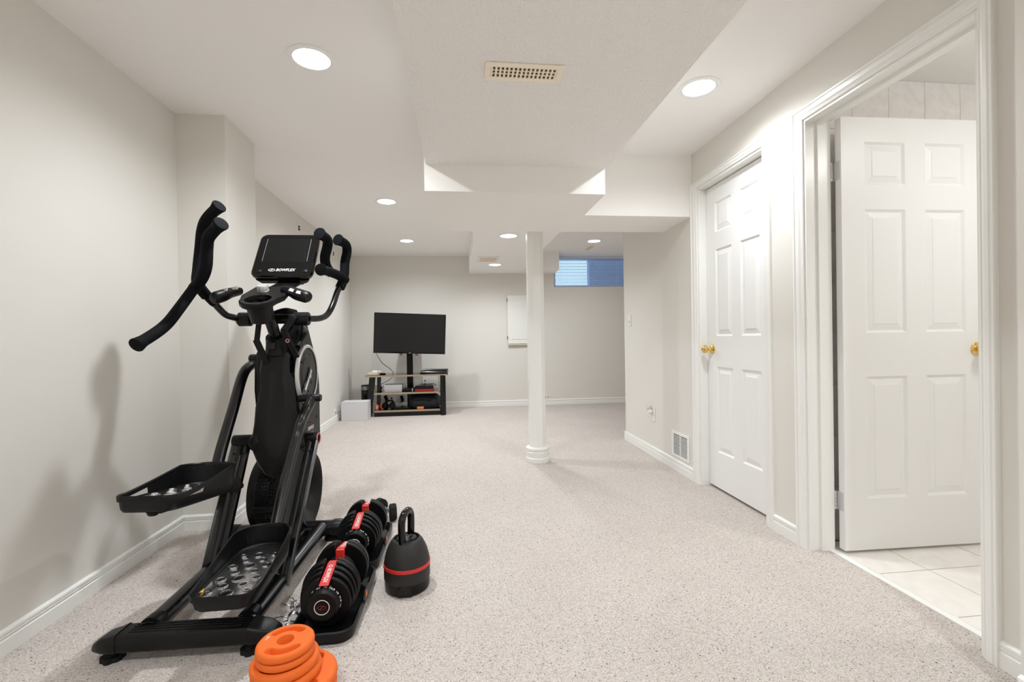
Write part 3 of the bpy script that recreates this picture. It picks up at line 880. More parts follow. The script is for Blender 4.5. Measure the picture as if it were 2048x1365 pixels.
# top collar of the shroud
MB().tube([(XM, 2.385, 0.985), (XM, 2.372, 1.025), (XM, 2.345, 1.065)], lambda t: 0.062 - 0.020 * t, 18).build('mast_collar', 'blackp', mc, smooth=45)
MB().box(XM - 0.020, XM + 0.020, 2.288, 2.30, 1.00, 1.035).build('latch', 'blackg', mc, bevel=0.004)
# mast
MB().tube([(XM, 2.375, 1.03), (XM, 2.31, 1.12), (XM, 2.25, 1.20), (XM, 2.225, 1.245)], 0.0265, 16).build('mast', 'blackm', mc, smooth=50)
# disc cranks on both sides
DC = Vector((XM + 0.116, 2.432, 0.868))
def crank_disc(s):
    o = Vector((XM + s * 0.115, DC.y, DC.z)); ax = (s, 0, 0)
    g_ = 1.0 if s > 0 else 0.62
    d = MB().lathe(o, ax, [(r_ * g_, h_) for r_, h_ in [(0.146, -0.002), (0.146, 0.006), (0.140, 0.010), (0.134, 0.008), (0.10, 0.010), (0.096, 0.014), (0.02, 0.014), (0.001, 0.014)]], 48).build('crank_disc', 'shell', mc, smooth=30)
    m = MB(); n = 48
    prof2 = [(0.1465, -0.006), (0.1515, -0.002), (0.1515, 0.010), (0.146, 0.014), (0.136, 0.0120)]
    m.lathe(o, ax, [(r_ * g_, h_) for r_, h_ in prof2], n, False).build('rim', 'silver', d, smooth=45, label='bright steel rim')
    return d
dr = crank_disc(1)
PR = at(602, 797, X=XM + 0.125)             # right crank pin
PLy, PLz = 2 * DC.y - PR.y, 2 * DC.z - PR.z
m = MB(); m.bar((DC.x + 0.016, DC.y + 0.02, DC.z + 0.03), (DC.x + 0.016, PR.y, PR.z), 0.034, 0.010, (1, 0, 0)); m.build('crank_arm', 'blackm', mc, bevel=0.004)
m = MB(); m.bar((DC.x + 0.0225, DC.y + 0.01, DC.z + 0.02), (DC.x + 0.0225, PR.y + 0.025, PR.z + 0.035), 0.014, 0.003, (1, 0, 0)); m.build('crank_inlay', 'silver', mc, bevel=0.001)
MB().lathe((DC.x, PR.y, PR.z), (1, 0, 0), [(0.018, 0), (0.018, 0.03), (0.022, 0.032), (0.022, 0.062), (0.019, 0.064), (0.019, 0.098), (0.015, 0.104), (0.001, 0.104)], 18).build('crank_pin', 'blackp', mc, smooth=40)
MB().lathe(at(524, 717, X=-1.045), (-1, 0, 0), [(0.018, 0), (0.022, 0.02), (0.022, 0.055), (0.016, 0.062), (0.001, 0.062)], 18).build('crank_pin', 'blackp', mc, smooth=40)
text('number_mark', '8', 0.030, (DC.x + 0.0148, DC.y + 0.022, DC.z - 0.012), (0, 1, 0), (0, 0, 1), 'white_ink', dr)
for yy, zz in ((0.03, -0.045), (-0.015, -0.085), (0.005, 0.10)):
    MB().lathe((DC.x + 0.0125, DC.y + yy, DC.z + zz), (1, 0, 0), [(0.006, 0), (0.006, 0.002)], 10).build('bolt_hole', 'dark', dr)
# leg tubes (connecting rods) from cranks to pedals
pl = [at(524, 722, X=-1.065), at(508, 728, X=-1.080), at(487, 748, X=-1.085), at(466, 820, X=-1.085), at(441, 905, X=-1.085), at(432, 950, X=-1.075)]
MB().tube(pl, 0.0245, 16).build('leg_tube', 'blackm', mc, smooth=50)
prt = [Vector((XM + 0.178, PR.y, PR.z)), at(614, 818, X=-0.745), at(601, 845, X=-0.755), at(592, 880, X=-0.765), at(570, 970, X=-0.770), at(553, 1050, X=-0.770)]
MB().tube(prt, 0.0240, 16).build('leg_tube', 'blackm', mc, smooth=50)
# fan drum : honeycomb cage, wheel inside, bowl cowls on the sides
FC = Vector((XM, 2.50, 0.245)); FR = 0.185
cage = MB()
for k in range(72):
    a = 2 * PI * k / 72
    y, z = FC.y + FR * math.cos(a), FC.z + FR * math.sin(a)
    cage.bar((FC.x - 0.10, y, z), (FC.x + 0.055, y, z), 0.0045, 0.0045)
for x in [-0.10 + 0.0125 * k for k in range(13)]:
    cage.ring((FC.x + x, FC.y, FC.z), (1, 0, 0), FR, 0.0022, 48, 4)
cg = cage.build('fan_cage', 'blackp', mc)
hx = MB()
for i in range(10):
    for j in range(9):
        a = PI + (j - 4) * 0.072 + (0.036 if i % 2 else 0) + 0.05
        x = FC.x - 0.088 + i * 0.0195
        y, z = FC.y + (FR + 0.002) * math.cos(a), FC.z + (FR + 0.002) * math.sin(a) * 1.0
        hx.ring((x, y, z), (0, math.cos(a), math.sin(a)), 0.0068, 0.0016, 6, 4)
hx.build('honeycomb_mesh', 'blackp', cg)
fan = MB()
for k in range(16):
    a = 2 * PI * k / 16
    d = Vector((0, math.cos(a), math.sin(a))); e = Vector((0, math.cos(a + 0.4), math.sin(a + 0.4)))
    fan.bar(FC + d * 0.03, FC + e * 0.125, 0.05, 0.004, (0, -math.sin(a), math.cos(a)))
fan.lathe(FC - Vector((0.04, 0, 0)), (1, 0, 0), [(0.035, 0), (0.035, 0.08)], 20)
fan.build('fan_wheel', 'dark', cg)
MB().box(FC.x - 0.105, FC.x + 0.105, 2.295, 2.335, 0.215, 0.245).build('fan_bridge', 'blackp', mc, bevel=0.006)
m = MB()
tri = [(2.33, 0.035), (2.62, 0.035), (2.70, 0.14), (2.68, 0.40), (2.60, 0.48), (2.52, 0.48)]
for s in (-1, 1):
    MB().lathe((FC.x + (0.004 if s > 0 else -0.055), FC.y + 0.035, FC.z), (s, 0, 0), [(0.175, 0.0), (0.188, 0.045), (0.192, 0.085), (0.190, 0.094), (0.183, 0.097), (0.168, 0.088), (0.140, 0.055), (0.115, 0.022), (0.075, 0.006), (0.056, 0.008), (0.050, 0.026), (0.030, 0.034), (0.001, 0.035)], 48).build('fan_cowl', 'blacks', mc, smooth=35, label='bowl-shaped fan cowl')
MB().bar((XM, 2.36, 0.05), (XM, 2.60, 0.05), 0.20, 0.05).build('fan_foot', 'blackp', mc, bevel=0.01)
# pedals
def pedal(org, heading, pitch, yawr=0.0):
    """tray 0.42 long x 0.165 wide; origin at the rear (user) end bottom centre"""
    T = Matrix.Translation(Vector(org)) @ Matrix.Rotation(yawr, 4, 'Z') @ Matrix.Rotation(pitch, 4, 'X')
    Lp, Wd = 0.40, 0.165
    KW = 1.27
    def outline(k):
        o_ = ((0.0, 0.050), (0.006, 0.064), (0.03, 0.078), (0.065, 0.082), (0.12, 0.0835), (0.18, 0.0835), (0.24, 0.0835), (0.32, 0.0815), (0.36, 0.074), (0.388, 0.056), (0.402, 0.030), (0.406, 0.0))
        pts = [(-hw, t) for t, hw in o_] + [(hw, t) for t, hw in o_[-2::-1]]
        pts = [(q_.x, q_.y) for q_ in smooth_path([Vector((a_, b_, 0)) for a_, b_ in pts], 3)]
        return [(x * k * KW, 0.2 + (t - 0.2) * (1 - (1 - k) * 0.42)) for x, t in pts]
    def rimz(t): return 0.046 + 0.056 * max(0.0, min(1.0, (t - 0.06) / 0.26)) ** 1.2
    def shaped(k, zf): return [Vector((x, t, zf(t))) for x, t in outline(k)]
    low = MB().loft([shaped(0.84, lambda t: -0.006), shaped(0.91, lambda t: 0.004), shaped(0.95, lambda t: 0.028), shaped(0.93, lambda t: 0.030), shaped(0.90, lambda t: 0.024), shaped(0.87, lambda t: 0.022)])
    # moulded rim band
    rim_r = [shaped(0.965, lambda t: rimz(t) - 0.014), shaped(1.0, lambda t: rimz(t) - 0.016), shaped(1.02, lambda t: rimz(t)), shaped(1.0, lambda t: rimz(t) + 0.004), shaped(0.965, lambda t: rimz(t))]
    nn = len(rim_r[0]); vv = [p_ for r_ in rim_r for p_ in r_]
    low.add(vv, [(i_ * nn + j_, i_ * nn + (j_ + 1) % nn, ((i_ + 1) % 5) * nn + (j_ + 1) % nn, ((i_ + 1) % 5) * nn + j_) for i_ in range(5) for j_ in range(nn)])
    # walls between tray and rim, leaving the two side openings free
    a_, c_ = shaped(0.945, lambda t: 0.026), shaped(0.985, lambda t: rimz(t) - 0.010)
    a2, c2 = shaped(0.92, lambda t: 0.026), shaped(0.962, lambda t: rimz(t) - 0.010)
    for j_ in range(nn):
        k_ = (j_ + 1) % nn
        tm = (a_[j_].y + a_[k_].y) / 2
        if 0.05 < tm < 0.16: continue
        low.loft([[a_[j_], a_[k_], a2[k_], a2[j_]], [c_[j_], c_[k_], c2[k_], c2[j_]]])
    p = low.xf(T).build('pedal', 'blackp', mc, smooth=40)
    # tread plate
    def pl_out(z, k=1.0):
        pts = [(-0.060, 0.022), (0.052, 0.016), (0.066, 0.04), (0.067, 0.30), (0.055, 0.345), (0.030, 0.358), (-0.030, 0.358), (-0.055, 0.345), (-0.067, 0.30), (-0.067, 0.035)]
        return [Vector((x * k * KW, 0.19 + (t - 0.19) * k, z)) for x, t in pts]
    tp = MB().loft([pl_out(0.0235), pl_out(0.027), pl_out(0.0275, 0.985)]).xf(T).build('tread_plate', 'plate', p, smooth=25, label='bright dimpled steel tread plate')
    for x, t, r in ((0, 0.05, 0.016), (-0.048, 0.062, 0.008), (0.048, 0.062, 0.008), (-0.026, 0.098, 0.012), (0.026, 0.098, 0.012), (0, 0.14, 0.016), (-0.046, 0.138, 0.012), (0.046, 0.138, 0.012),
                    (-0.026, 0.182, 0.011), (0.026, 0.182, 0.011), (0, 0.222, 0.015), (-0.046, 0.222, 0.011), (0.046, 0.222, 0.011), (-0.024, 0.262, 0.010), (0.024, 0.262, 0.010), (0, 0.300, 0.014), (-0.044, 0.300, 0.008), (0.044, 0.300, 0.008)):
        x *= KW; r *= 1.18
        MB().ring((x, t, 0.0285), (0, 0, 1), r, 0.0036, 18, 6).xf(T).build('raised_ring', 'chrome', tp, smooth=60)
        MB().lathe((x, t, 0.0272), (0, 0, 1), [(r - 0.001, 0), (r - 0.001, 0.0009)], 16).xf(T).build('punched_hole', 'screen', tp)
    MB().add([(-0.086, 0.060, 0.032), (-0.083, 0.085, 0.032), (-0.0805, 0.072, 0.0275), (-0.0865, 0.060, 0.0318), (-0.0835, 0.085, 0.0318), (-0.081, 0.072, 0.0273)], [(0, 1, 2), (5, 4, 3), (0, 3, 4, 1), (1, 4, 5, 2), (2, 5, 3, 0)]).xf(T).build('warning_sticker', 'yellow', p)
    # arm to the roller
    q = MB(); q.box(-0.028, 0.028, 0.06, 0.45, -0.022, 0.002); q.lathe((0.0, 0.06, -0.022), (0, 0, -1), [(0.02, -0.01), (0.014, 0.006)], 12)
    q.xf(T).build('pedal_arm', 'blackp', p, bevel=0.005)
    MB().lathe((-0.055, 0.452, 0.006), (1, 0, 0), [(0.010, 0), (0.030, 0.004), (0.032, 0.03), (0.032, 0.075), (0.030, 0.105), (0.010, 0.11)], 20).xf(T).build('roller', 'rubber', p, smooth=40)
    return p
pedal((-1.054, 1.612, 0.487), 0, math.radians(-7.5), math.radians(-6))
pedal((-0.778, 1.530, 0.185), 0, math.radians(2.0), math.radians(0))
rc = at(466, 973, Y=2.185)
MB().lathe(rc + Vector((-0.02, 0, 0)), (1, 0, 0), [(0.012, 0), (0.028, 0.003), (0.030, 0.02), (0.028, 0.045), (0.016, 0.048), (0.010, 0.062)], 20).build('ramp_roller', 'rubber', mc, smooth=40)
# handle pivot axle + links
YPV, ZPV = 2.345, 1.148
MB().tube([(XM - 0.10, YPV, ZPV), (XM + 0.135, YPV, ZPV)], 0.024, 16, False).build('handle_axle', 'blackp', mc, smooth=50)
MB().lathe((XM - 0.165, YPV, ZPV), (1, 0, 0), [(0.028, 0), (0.034, 0.004), (0.034, 0.055), (0.026, 0.06)], 20).build('axle_boss', 'blackp', mc, smooth=40)
MB().lathe((XM + 0.090, YPV, ZPV), (1, 0, 0), [(0.022, 0), (0.033, 0.006), (0.033, 0.070), (0.028, 0.074)], 20).build('axle_boss', 'blackp', mc, smooth=40)
MB().tube([(XM - 0.02, 2.375, 1.165), (XM + 0.03, 2.40, 1.185), (XM + 0.08, 2.39, 1.175)], 0.022, 12).build('axle_hood', 'blackp', mc, smooth=50)
MB().ring((XM - 0.168, YPV, ZPV), (1, 0, 0), 0.0215, 0.004, 18, 8).build('red_marker', 'red', mc, smooth=60)
lk = MB(); lk.bar(at(589, 632, Y=2.30), at(566, 664, Y=2.26), 0.030, 0.012, (0, 1, 0.3)); lk.build('link_bar', 'blacks', mc, bevel=0.003)
lk = MB(); lk.bar(at(566, 660, Y=2.255), at(600, 727, Y=2.33), 0.026, 0.012, (0, 1, 0.3)); lk.build('link_bar', 'blacks', mc, bevel=0.003)
pmk = at(575, 682, Y=2.265)
MB().ring(pmk, (0, -1, 0.2), 0.0075, 0.0022, 16, 6).build('round_label', mat('pink_label', (214, 150, 140), 0.5), mc)
lk = MB(); lk.bar(at(519, 636, Y=2.325), at(513, 688, Y=2.30), 0.024, 0.012, (0, 1, 0)); lk.build('link_bar', 'blackp', mc, bevel=0.003)
lk = MB(); lk.bar(at(512, 680, Y=2.295), at(536, 732, Y=2.34), 0.030, 0.012, (0, 1, 0)); lk.build('link_bar', 'blackp', mc, bevel=0.003)
lv = MB(); lv.tube([at(596, 694, X=XM + 0.118), at(611, 668, X=XM + 0.126)], 0.012, 12, False); lv.build('release_lever', 'blackp', mc, smooth=45)
MB().lathe(at(611, 668, X=XM + 0.126), (0.2, 0.35, 0.9), [(0.0105, -0.001), (0.0105, 0.002)], 12).build('lever_cap', 'steel', mc)
# moving handlebars
def flare_end(m, a, b_, r):
    a = Vector(a); b_ = Vector(b_); m.lathe(a, b_ - a, [(r, 0), (r * 1.05, (b_ - a).length * 0.5), (r * 1.22, (b_ - a).length * 0.92), (r * 1.18, (b_ - a).length), (0.001, (b_ - a).length + 0.001)], 16)
hl = MB().tube([(XM - 0.155, YPV, ZPV), at(470, 636, Y=2.31), at(452, 630, Y=2.27), at(436, 615, Y=2.23), at(418, 594, Y=2.19), at(396, 570, Y=2.14)], 0.0155, 14).build('handlebar', 'blackm', mc, smooth=50)
def grip(par, pts, r):
    P = [at(x, y, Y=Y_) for x, y, Y_ in pts]
    m = MB(); m.tube(P, lambda t: r, 16)
    d = (P[-1] - P[-2]).normalized()
    m.lathe(P[-1] - d * 0.012, d, [(r, -0.012), (r * 1.12, 0.006), (r * 1.28, 0.020), (r * 1.22, 0.024), (0.001, 0.0265)], 16)
    return m.build('foam_grip', 'foam', par, smooth=50)
grip(hl, [(413, 592, 2.18), (396, 568, 2.13), (397, 540, 2.15), (401, 500, 2.17), (405, 462, 2.18), (414, 438, 2.17), (436, 415, 2.14)], 0.0235)
grip(hl, [(388, 578, 2.09), (404, 556, 2.05), (412, 532, 2.04), (414, 495, 2.04), (418, 474, 2.03), (440, 450, 1.99)], 0.0235)
grip(hl, [(396, 566, 2.10), (380, 588, 2.05), (355, 622, 1.98), (335, 647, 1.92), (312, 666, 1.86), (277, 688, 1.79)], 0.0215)
hr = MB().tube([(XM + 0.16, YPV, ZPV), at(640, 637, Y=2.40), at(655, 629, Y=2.46), at(666, 609, Y=2.51), at(675, 583, Y=2.55), at(688, 556, Y=2.60)], 0.0155, 14).build('handlebar', 'blackm', mc, smooth=50)
grip(hr, [(680, 576, 2.57), (688, 555, 2.60), (690, 525, 2.62), (694, 503, 2.63), (691, 489, 2.61), (678, 481, 2.56)], 0.0250)
grip(hr, [(692, 562, 2.60), (676, 551, 2.55), (655, 543, 2.47), (643, 540, 2.40)], 0.0245)
grip(hr, [(664, 549, 2.52), (653, 533, 2.50), (650, 515, 2.50), (655, 492, 2.50), (654, 479, 2.47), (641, 469, 2.41)], 0.0250)
for px, py, Y_ in ((428, 606, 2.215),):
    MB().lathe(at(px, py, Y=Y_), at(418, 594, Y=2.19) - at(436, 615, Y=2.23), [(0.0165, -0.01), (0.02, 0.0), (0.022, 0.03)], 14).build('grip_collar', 'foam', hl, smooth=45)
# accessory tray with cup holder and dial
CU = Vector((XM, 2.165, 1.232))
def tray_out(k, z):
    pts = []
    for i in range(13):
        a = PI + PI * i / 12
        pts.append((CU.x + 0.078 * k * math.cos(a), CU.y + 0.078 * k * math.sin(a), z))
    pts += [(CU.x + 0.100 * k, CU.y + 0.05, z), (CU.x + 0.098 * k, CU.y + 0.12, z + 0.002), (CU.x + 0.088 * k, CU.y + 0.165, z + 0.004), (CU.x - 0.070 * k, CU.y + 0.165, z + 0.004), (CU.x - 0.080 * k, CU.y + 0.12, z + 0.002), (CU.x - 0.092 * k, CU.y + 0.05, z)]
    return [Vector(p) for p in pts]
n = len(tray_out(1, 0))
cr = [Vector((CU.x + 0.058 * math.cos(PI + PI * i / 12), CU.y + 0.058 * math.sin(PI + PI * i / 12), CU.z)) for i in range(13)] + \
     [Vector((CU.x + 0.058 * math.cos(2 * PI + PI * (i + 1) / 7), CU.y + 0.058 * math.sin(2 * PI + PI * (i + 1) / 7), CU.z)) for i in range(6)]
TT = Matrix.Translation(CU) @ Matrix.Rotation(math.radians(24), 4, 'X') @ Matrix.Translation(-CU)
tr = MB().loft([tray_out(0.93, CU.z - 0.028), tray_out(1.0, CU.z - 0.02), tray_out(1.0, CU.z - 0.003), tray_out(0.96, CU.z + 0.001), cr, [p - Vector((0, 0, 0.02)) for p in cr]], True, False).xf(TT).build('accessory_tray', 'blackp', mc, smooth=35)
MB().lathe((CU.x, CU.y, CU.z - 0.110), (0, 0, 1), [(0.001, 0), (0.040, 0), (0.047, 0.006), (0.058, 0.100), (0.061, 0.109), (0.056, 0.110), (0.052, 0.095), (0.042, 0.008), (0.001, 0.008)], 32).xf(TT).build('cup_holder', 'blackp', mc, smooth=35)
dp = at(526, 577, Y=2.265)
MB().lathe(dp - Vector((0, -0.006, 0.016)), (0, -0.5, 1), [(0.030, 0), (0.030, 0.006), (0.025, 0.008), (0.0235, 0.030), (0.021, 0.034), (0.001, 0.0345)], 28).build('resistance_dial', 'silver', mc, smooth=35, label='brushed silver dial')
# fixed grips with pulse sensors
def fixed_grip(pts, sens):
    P = [at(x, y, Y=Y_) for x, y, Y_ in pts]
    g = MB().tube(P, lambda t: 0.020 + 0.011 * min(1, t * 1.6) - 0.008 * max(0, t - 0.9) * 10, 14, flat=0.85).build('fixed_grip', 'blackp', mc, smooth=50)
    for (xa, ya, xb, yb2, Y_) in sens:
        a, c = at(xa, ya + 0.8, Y=Y_ + 0.002), at(xb, yb2 + 0.8, Y=Y_ + 0.002)
        MB().bar(a, c, 0.020, 0.006, (0, -0.75, 0.65)).build('pulse_sensor', 'sensor', g, bevel=0.002)
fixed_grip([(480, 583, 2.26), (462, 586, 2.21), (445, 592, 2.16), (425, 598, 2.12)], [(442, 582, 455, 579, 2.150), (462, 578, 476, 575.5, 2.195)])
fixed_grip([(566, 578, 2.26), (582, 583, 2.25), (598, 590, 2.23), (618, 596, 2.21)], [(578, 578.5, 588, 582, 2.215), (592, 583.5, 603, 586.5, 2.20)])
# console bracket and console
MB().bar((XM + 0.01, 2.30, 1.272), (XM + 0.04, 2.52, 1.36), 0.11, 0.018, (0, -0.35, 1)).build('console_bracket', 'blackp', mc, bevel=0.006)
MB().bar((XM + 0.055, 2.52, 1.34), (XM + 0.055, 2.53, 1.46), 0.05, 0.05, (0, 1, 0)).build('console_post', 'blackp', mc, bevel=0.008)
CB = (at(505, 548, Y=2.43) + at(630, 556, Y=2.43)) / 2
CT = (at(532, 472, Y=2.575) + at(645, 474, Y=2.575)) / 2
cxv = Vector((1, 0, 0)); cyv = (CT - CB).normalized(); cyv = (cyv - cxv * cyv.dot(cxv)).normalized(); czv = cxv.cross(cyv)
CC = (CB + CT) / 2 + Vector((-0.014, 0, 0)); cw = (at(630, 556, Y=2.43) - at(505, 548, Y=2.43)).length; chh = (CT - CB).length + 0.02
def con(k, w, h, r, oy=0.0): return [CC + cxv * a + cyv * (c + oy) + czv * k for a, c in rrect(w, h, r, 6)]
cs = MB().loft([con(-0.050, cw * 0.70, chh * 0.6, 0.03), con(-0.035, cw * 0.93, chh * 0.93, 0.04), con(-0.012, cw, chh, 0.038), con(0.0, cw, chh, 0.038), con(0.006, cw - 0.012, chh - 0.012, 0.034)]).build('console', 'blackg', mc, smooth=35)
MB().loft([con(0.0058, cw * 0.70, chh * 0.55, 0.006, 0.030), con(0.0068, cw * 0.69, chh * 0.54, 0.006, 0.030)]).build('screen', 'screen', cs)
MB().loft([con(-0.045, cw * 0.80, chh * 0.30, 0.02, -chh * 0.36), con(-0.02, cw * 0.88, chh * 0.32, 0.02, -chh * 0.36)]).build('lower_housing', 'blackp', cs, smooth=35)
for sx in (-1, 1):
    MB().bar(CC + cxv * sx * (cw * 0.365) + cyv * (-0.045) + czv * 0.0062, CC + cxv * sx * (cw * 0.365) + cyv * 0.110 + czv * 0.0062, 0.0022, 0.0022, czv).build('bezel_line', 'grey_ink', cs)
    MB().lathe(CC + cxv * sx * (cw / 2 - 0.040) - cyv * (chh / 2 - 0.036) + czv * 0.0055, czv, [(0.0105, 0), (0.0105, 0.003), (0.006, 0.005)], 18).build('button', 'blacks', cs, smooth=40)
lo_ = CC - cyv * (chh / 2 - 0.043) + czv * 0.0062
text('logo_lettering', 'BOWFLEX', 0.024, lo_ + cxv * 0.014, cxv, cyv, 'white_ink', cs, shear=0.25, width=0.094)
def emblem(par, c, x, y, s, material):
    z = Vector(x).cross(Vector(y)); x = Vector(x); y = Vector(y)
    m = MB(); n = 28
    el = lambda kx, ky: [c + x * (s * kx * math.cos(2 * PI * i / n)) + y * (s * ky * math.sin(2 * PI * i / n)) for i in range(n)]
    m.loft([el(1, 0.52), [p + z * 0.0006 for p in el(1, 0.52)], [p + z * 0.0006 for p in el(0.84, 0.38)], el(0.84, 0.38)], False, False)
    sw = []
    for i in range(9):
        t = -1 + i * 0.25
        sw.append(c + x * (s * 0.82 * t) + y * (s * 0.30 * math.sin(t * 2.6)) + z * 0.0004)
    m.tube(sw, lambda t: s * 0.10 * (1.2 - abs(2 * t - 1)), 6, False)
    return m.build('logo_emblem', material, par)
emblem(cs, lo_ - cxv * 0.052, cxv, cyv, 0.017, 'white_ink')
# lettering on the shroud side
sx = XM + 0.1145
text('logo_lettering', 'BOWFLEX', 0.026, at(622, 856, X=sx), (0, 1, 0), (0, 0, 1), 'white_ink', spr, shear=0.2, width=0.090)
text('side_lettering', 'MAX TRAINER', 0.018, at(622, 865, X=sx) + Vector((0, 0, -0.002)), (0, 1, 0), (0, 0, 1), 'grey_ink', spr, width=0.092)
emblem(spr, at(622, 845, X=sx), (0, 1, 0), (0, 0, 1), 0.020, 'redd')
text('side_lettering', 'MAX TOTAL', 0.014, at(612, 657, X=sx), (0, 0.87, -0.2), (0, 0.2, 0.87), 'grey_ink', spr, width=0.07)
for px, py in ((633, 834), (606, 852)):
    MB().lathe(at(px, py, X=sx - 0.0005), (1, 0, 0), [(0.010, 0), (0.010, 0.001)], 12).build('bolt_hole', 'dark', spr)

# ================================================================== DUMBBELLS
def notch_disc(cx_, cz_, R, y0, y1, hw, depth, n=40):
    a0 = math.asin(hw / R)
    pts = []
    for i in range(n + 1):
        a = PI / 2 + a0 + (2 * PI - 2 * a0) * i / n
        pts.append((cx_ + R * math.cos(a), cz_ + R * math.sin(a)))
    pts += [(cx_ + hw, cz_ + R - depth), (cx_, cz_ + R - depth - hw * 0.6), (cx_ - hw, cz_ + R - depth)]
    return MB().prism(pts, y0, y1, 'y')
def adj_dumbbell(x, y, label, lab_tray):
    zc = 0.118
    L_ = 0.415
    d = empty('adjustable_dumbbell', (x, y + L_ / 2, 0.03), label, 'dumbbell', 'adjustable dumbbells on their trays')
    for side in (0, 1):
        def Y(t): return y + t if side == 0 else y + L_ - t
        def span(a, c): return (min(Y(a), Y(c)), max(Y(a), Y(c)))
        sgn = -1 if side == 0 else 1
        # dial
        dl_ = MB().lathe((x, Y(0.045), zc - 0.006), (0, sgn, 0), [(0.057, -0.01), (0.057, 0.020), (0.055, 0.030), (0.048, 0.036), (0.001, 0.038)], 36).build('selector_dial', 'blackp', d, smooth=35)
        MB().ring((x, Y(0.0075), zc - 0.006), (0, 1, 0), 0.025, 0.0014, 32, 6).build('dial_ring', 'white_ink', dl_)
        emblem(dl_, Vector((x, Y(0.0065), zc - 0.006)), (-sgn, 0, 0), (0, 0, 1), 0.015, 'redd')
        for k, s_ in enumerate(('5', '7.5', '10', '12.5', '15', '17.5', '20')):
            a = PI / 2 + 0.75 - k * 0.42
            p = Vector((x + 0.0573 * math.cos(a), Y(0.034), zc - 0.006 + 0.0573 * math.sin(a)))
            if side == 0:
                text('dial_number', s_, 0.013, p, (math.sin(a), 0, -math.cos(a)), (0, 1, 0), 'white_ink', dl_, extrude=0.0003)
        for k, (R, a, c) in enumerate(((0.088, 0.050, 0.066), (0.094, 0.071, 0.087), (0.098, 0.092, 0.108), (0.102, 0.113, 0.129), (0.102, 0.134, 0.150))):
            notch_disc(x, zc - 0.102 + R + 0.002, R, *span(a, c), 0.021, R * 0.95).build('weight_plate', 'blackp', d, bevel=0.004)
        # inner end housing + red strap
        MB().lathe((x, Y(0.150), zc), (0, -sgn, 0), [(0.058, 0), (0.058, 0.008), (0.050, 0.014), (0.001, 0.014)], 28).build('end_housing', 'blackp', d, smooth=35)
        m = MB(); zt = zc + 0.083
        a__, c__ = Vector((x, Y(0.030), zt - 0.026)), Vector((x, Y(0.150), zt)); m.bar(a__, c__, 0.034, 0.004)
        m.box(x - 0.0165, x + 0.0165, *span(0.150, 0.166), zt - 0.050, zt)
        m.build('red_strap', 'red', d, bevel=0.004)
        pts = rrect(0.072, 0.022, 0.010, 4)
        m = MB().prism([(x + a, zt - 0.056 + c) for a, c in pts], *span(0.1645, 0.1675), 'y'); m.build('strap_foot', 'red', d)
        for ss in (-1, 1):
            MB().lathe((x + ss * 0.026, Y(0.1675), zt - 0.056), (0, -sgn, 0), [(0.004, 0), (0.004, 0.0006)], 10).build('strap_hole', 'dark', d)
        sd = (c__ - a__).normalized(); sd = sd if sd.y < 0 else -sd
        mid_ = (a__ + c__) / 2; nn_ = Vector((1, 0, 0)).cross(sd); nn_ = nn_ if nn_.z > 0 else -nn_
        text('logo_lettering', 'BOWFLEX', 0.021, mid_ + nn_ * 0.0024 + sd * 0.010, sd, (1, 0, 0), 'white_ink', d, shear=0.2, width=0.072)
        MB().ring(mid_ + nn_ * 0.0026 - sd * 0.036, nn_, 0.0062, 0.0014, 16, 5).build('logo_emblem', 'white_ink', d)
    MB().tube([(x, y + 0.155, zc), (x, y + L_ / 2, zc), (x, y + L_ - 0.155, zc)], lambda t: 0.015 + 0.004 * math.sin(PI * t), 16).build('handle', 'steel', d, smooth=50)
    # storage tray
    t = empty('dumbbell_tray', (x, y + L_ / 2, 0), lab_tray, 'dumbbell tray', 'dumbbell storage trays')
    def tr_out(w, l, r, z): return [Vector((x + a, y + L_ / 2 + c, z)) for a, c in rrect(w, l, r, 5)]
    MB().loft([tr_out(0.205, L_ + 0.045, 0.05, 0.0), tr_out(0.222, L_ + 0.060, 0.055, 0.020), tr_out(0.222, L_ + 0.060, 0.055, 0.040), tr_out(0.206, L_ + 0.044, 0.05, 0.042), tr_out(0.170, L_ + 0.01, 0.04, 0.014)]).build('tray_base', 'blackp', t, smooth=35)
    for ss in (-1, 1):
        MB().loft([[Vector((x + ss * 0.100, y + a, 0.030)), Vector((x + ss * 0.112, y + a, 0.030)), Vector((x + ss * 0.114, y + a, zt_)), Vector((x + ss * 0.108, y + a, zt_))] for a, zt_ in ((0.155, 0.045), (0.175, 0.068), (0.24, 0.068), (0.26, 0.045))]).build('tray_wing', 'blackp', t, smooth=30)
        MB().box(x + ss * 0.1145 - 0.0008, x + ss * 0.1145 + 0.0008, y + 0.172, y + 0.196, 0.046, 0.064).build('tray_label', 'orangeb', t)
    return d
adj_dumbbell(-0.494, 1.628, 'adjustable black dumbbell with red straps nearest the orange plates', 'black storage tray under the nearer adjustable dumbbell')
adj_dumbbell(-0.494, 2.112, 'adjustable black dumbbell with red straps farther from the orange plates', 'black storage tray under the farther adjustable dumbbell')

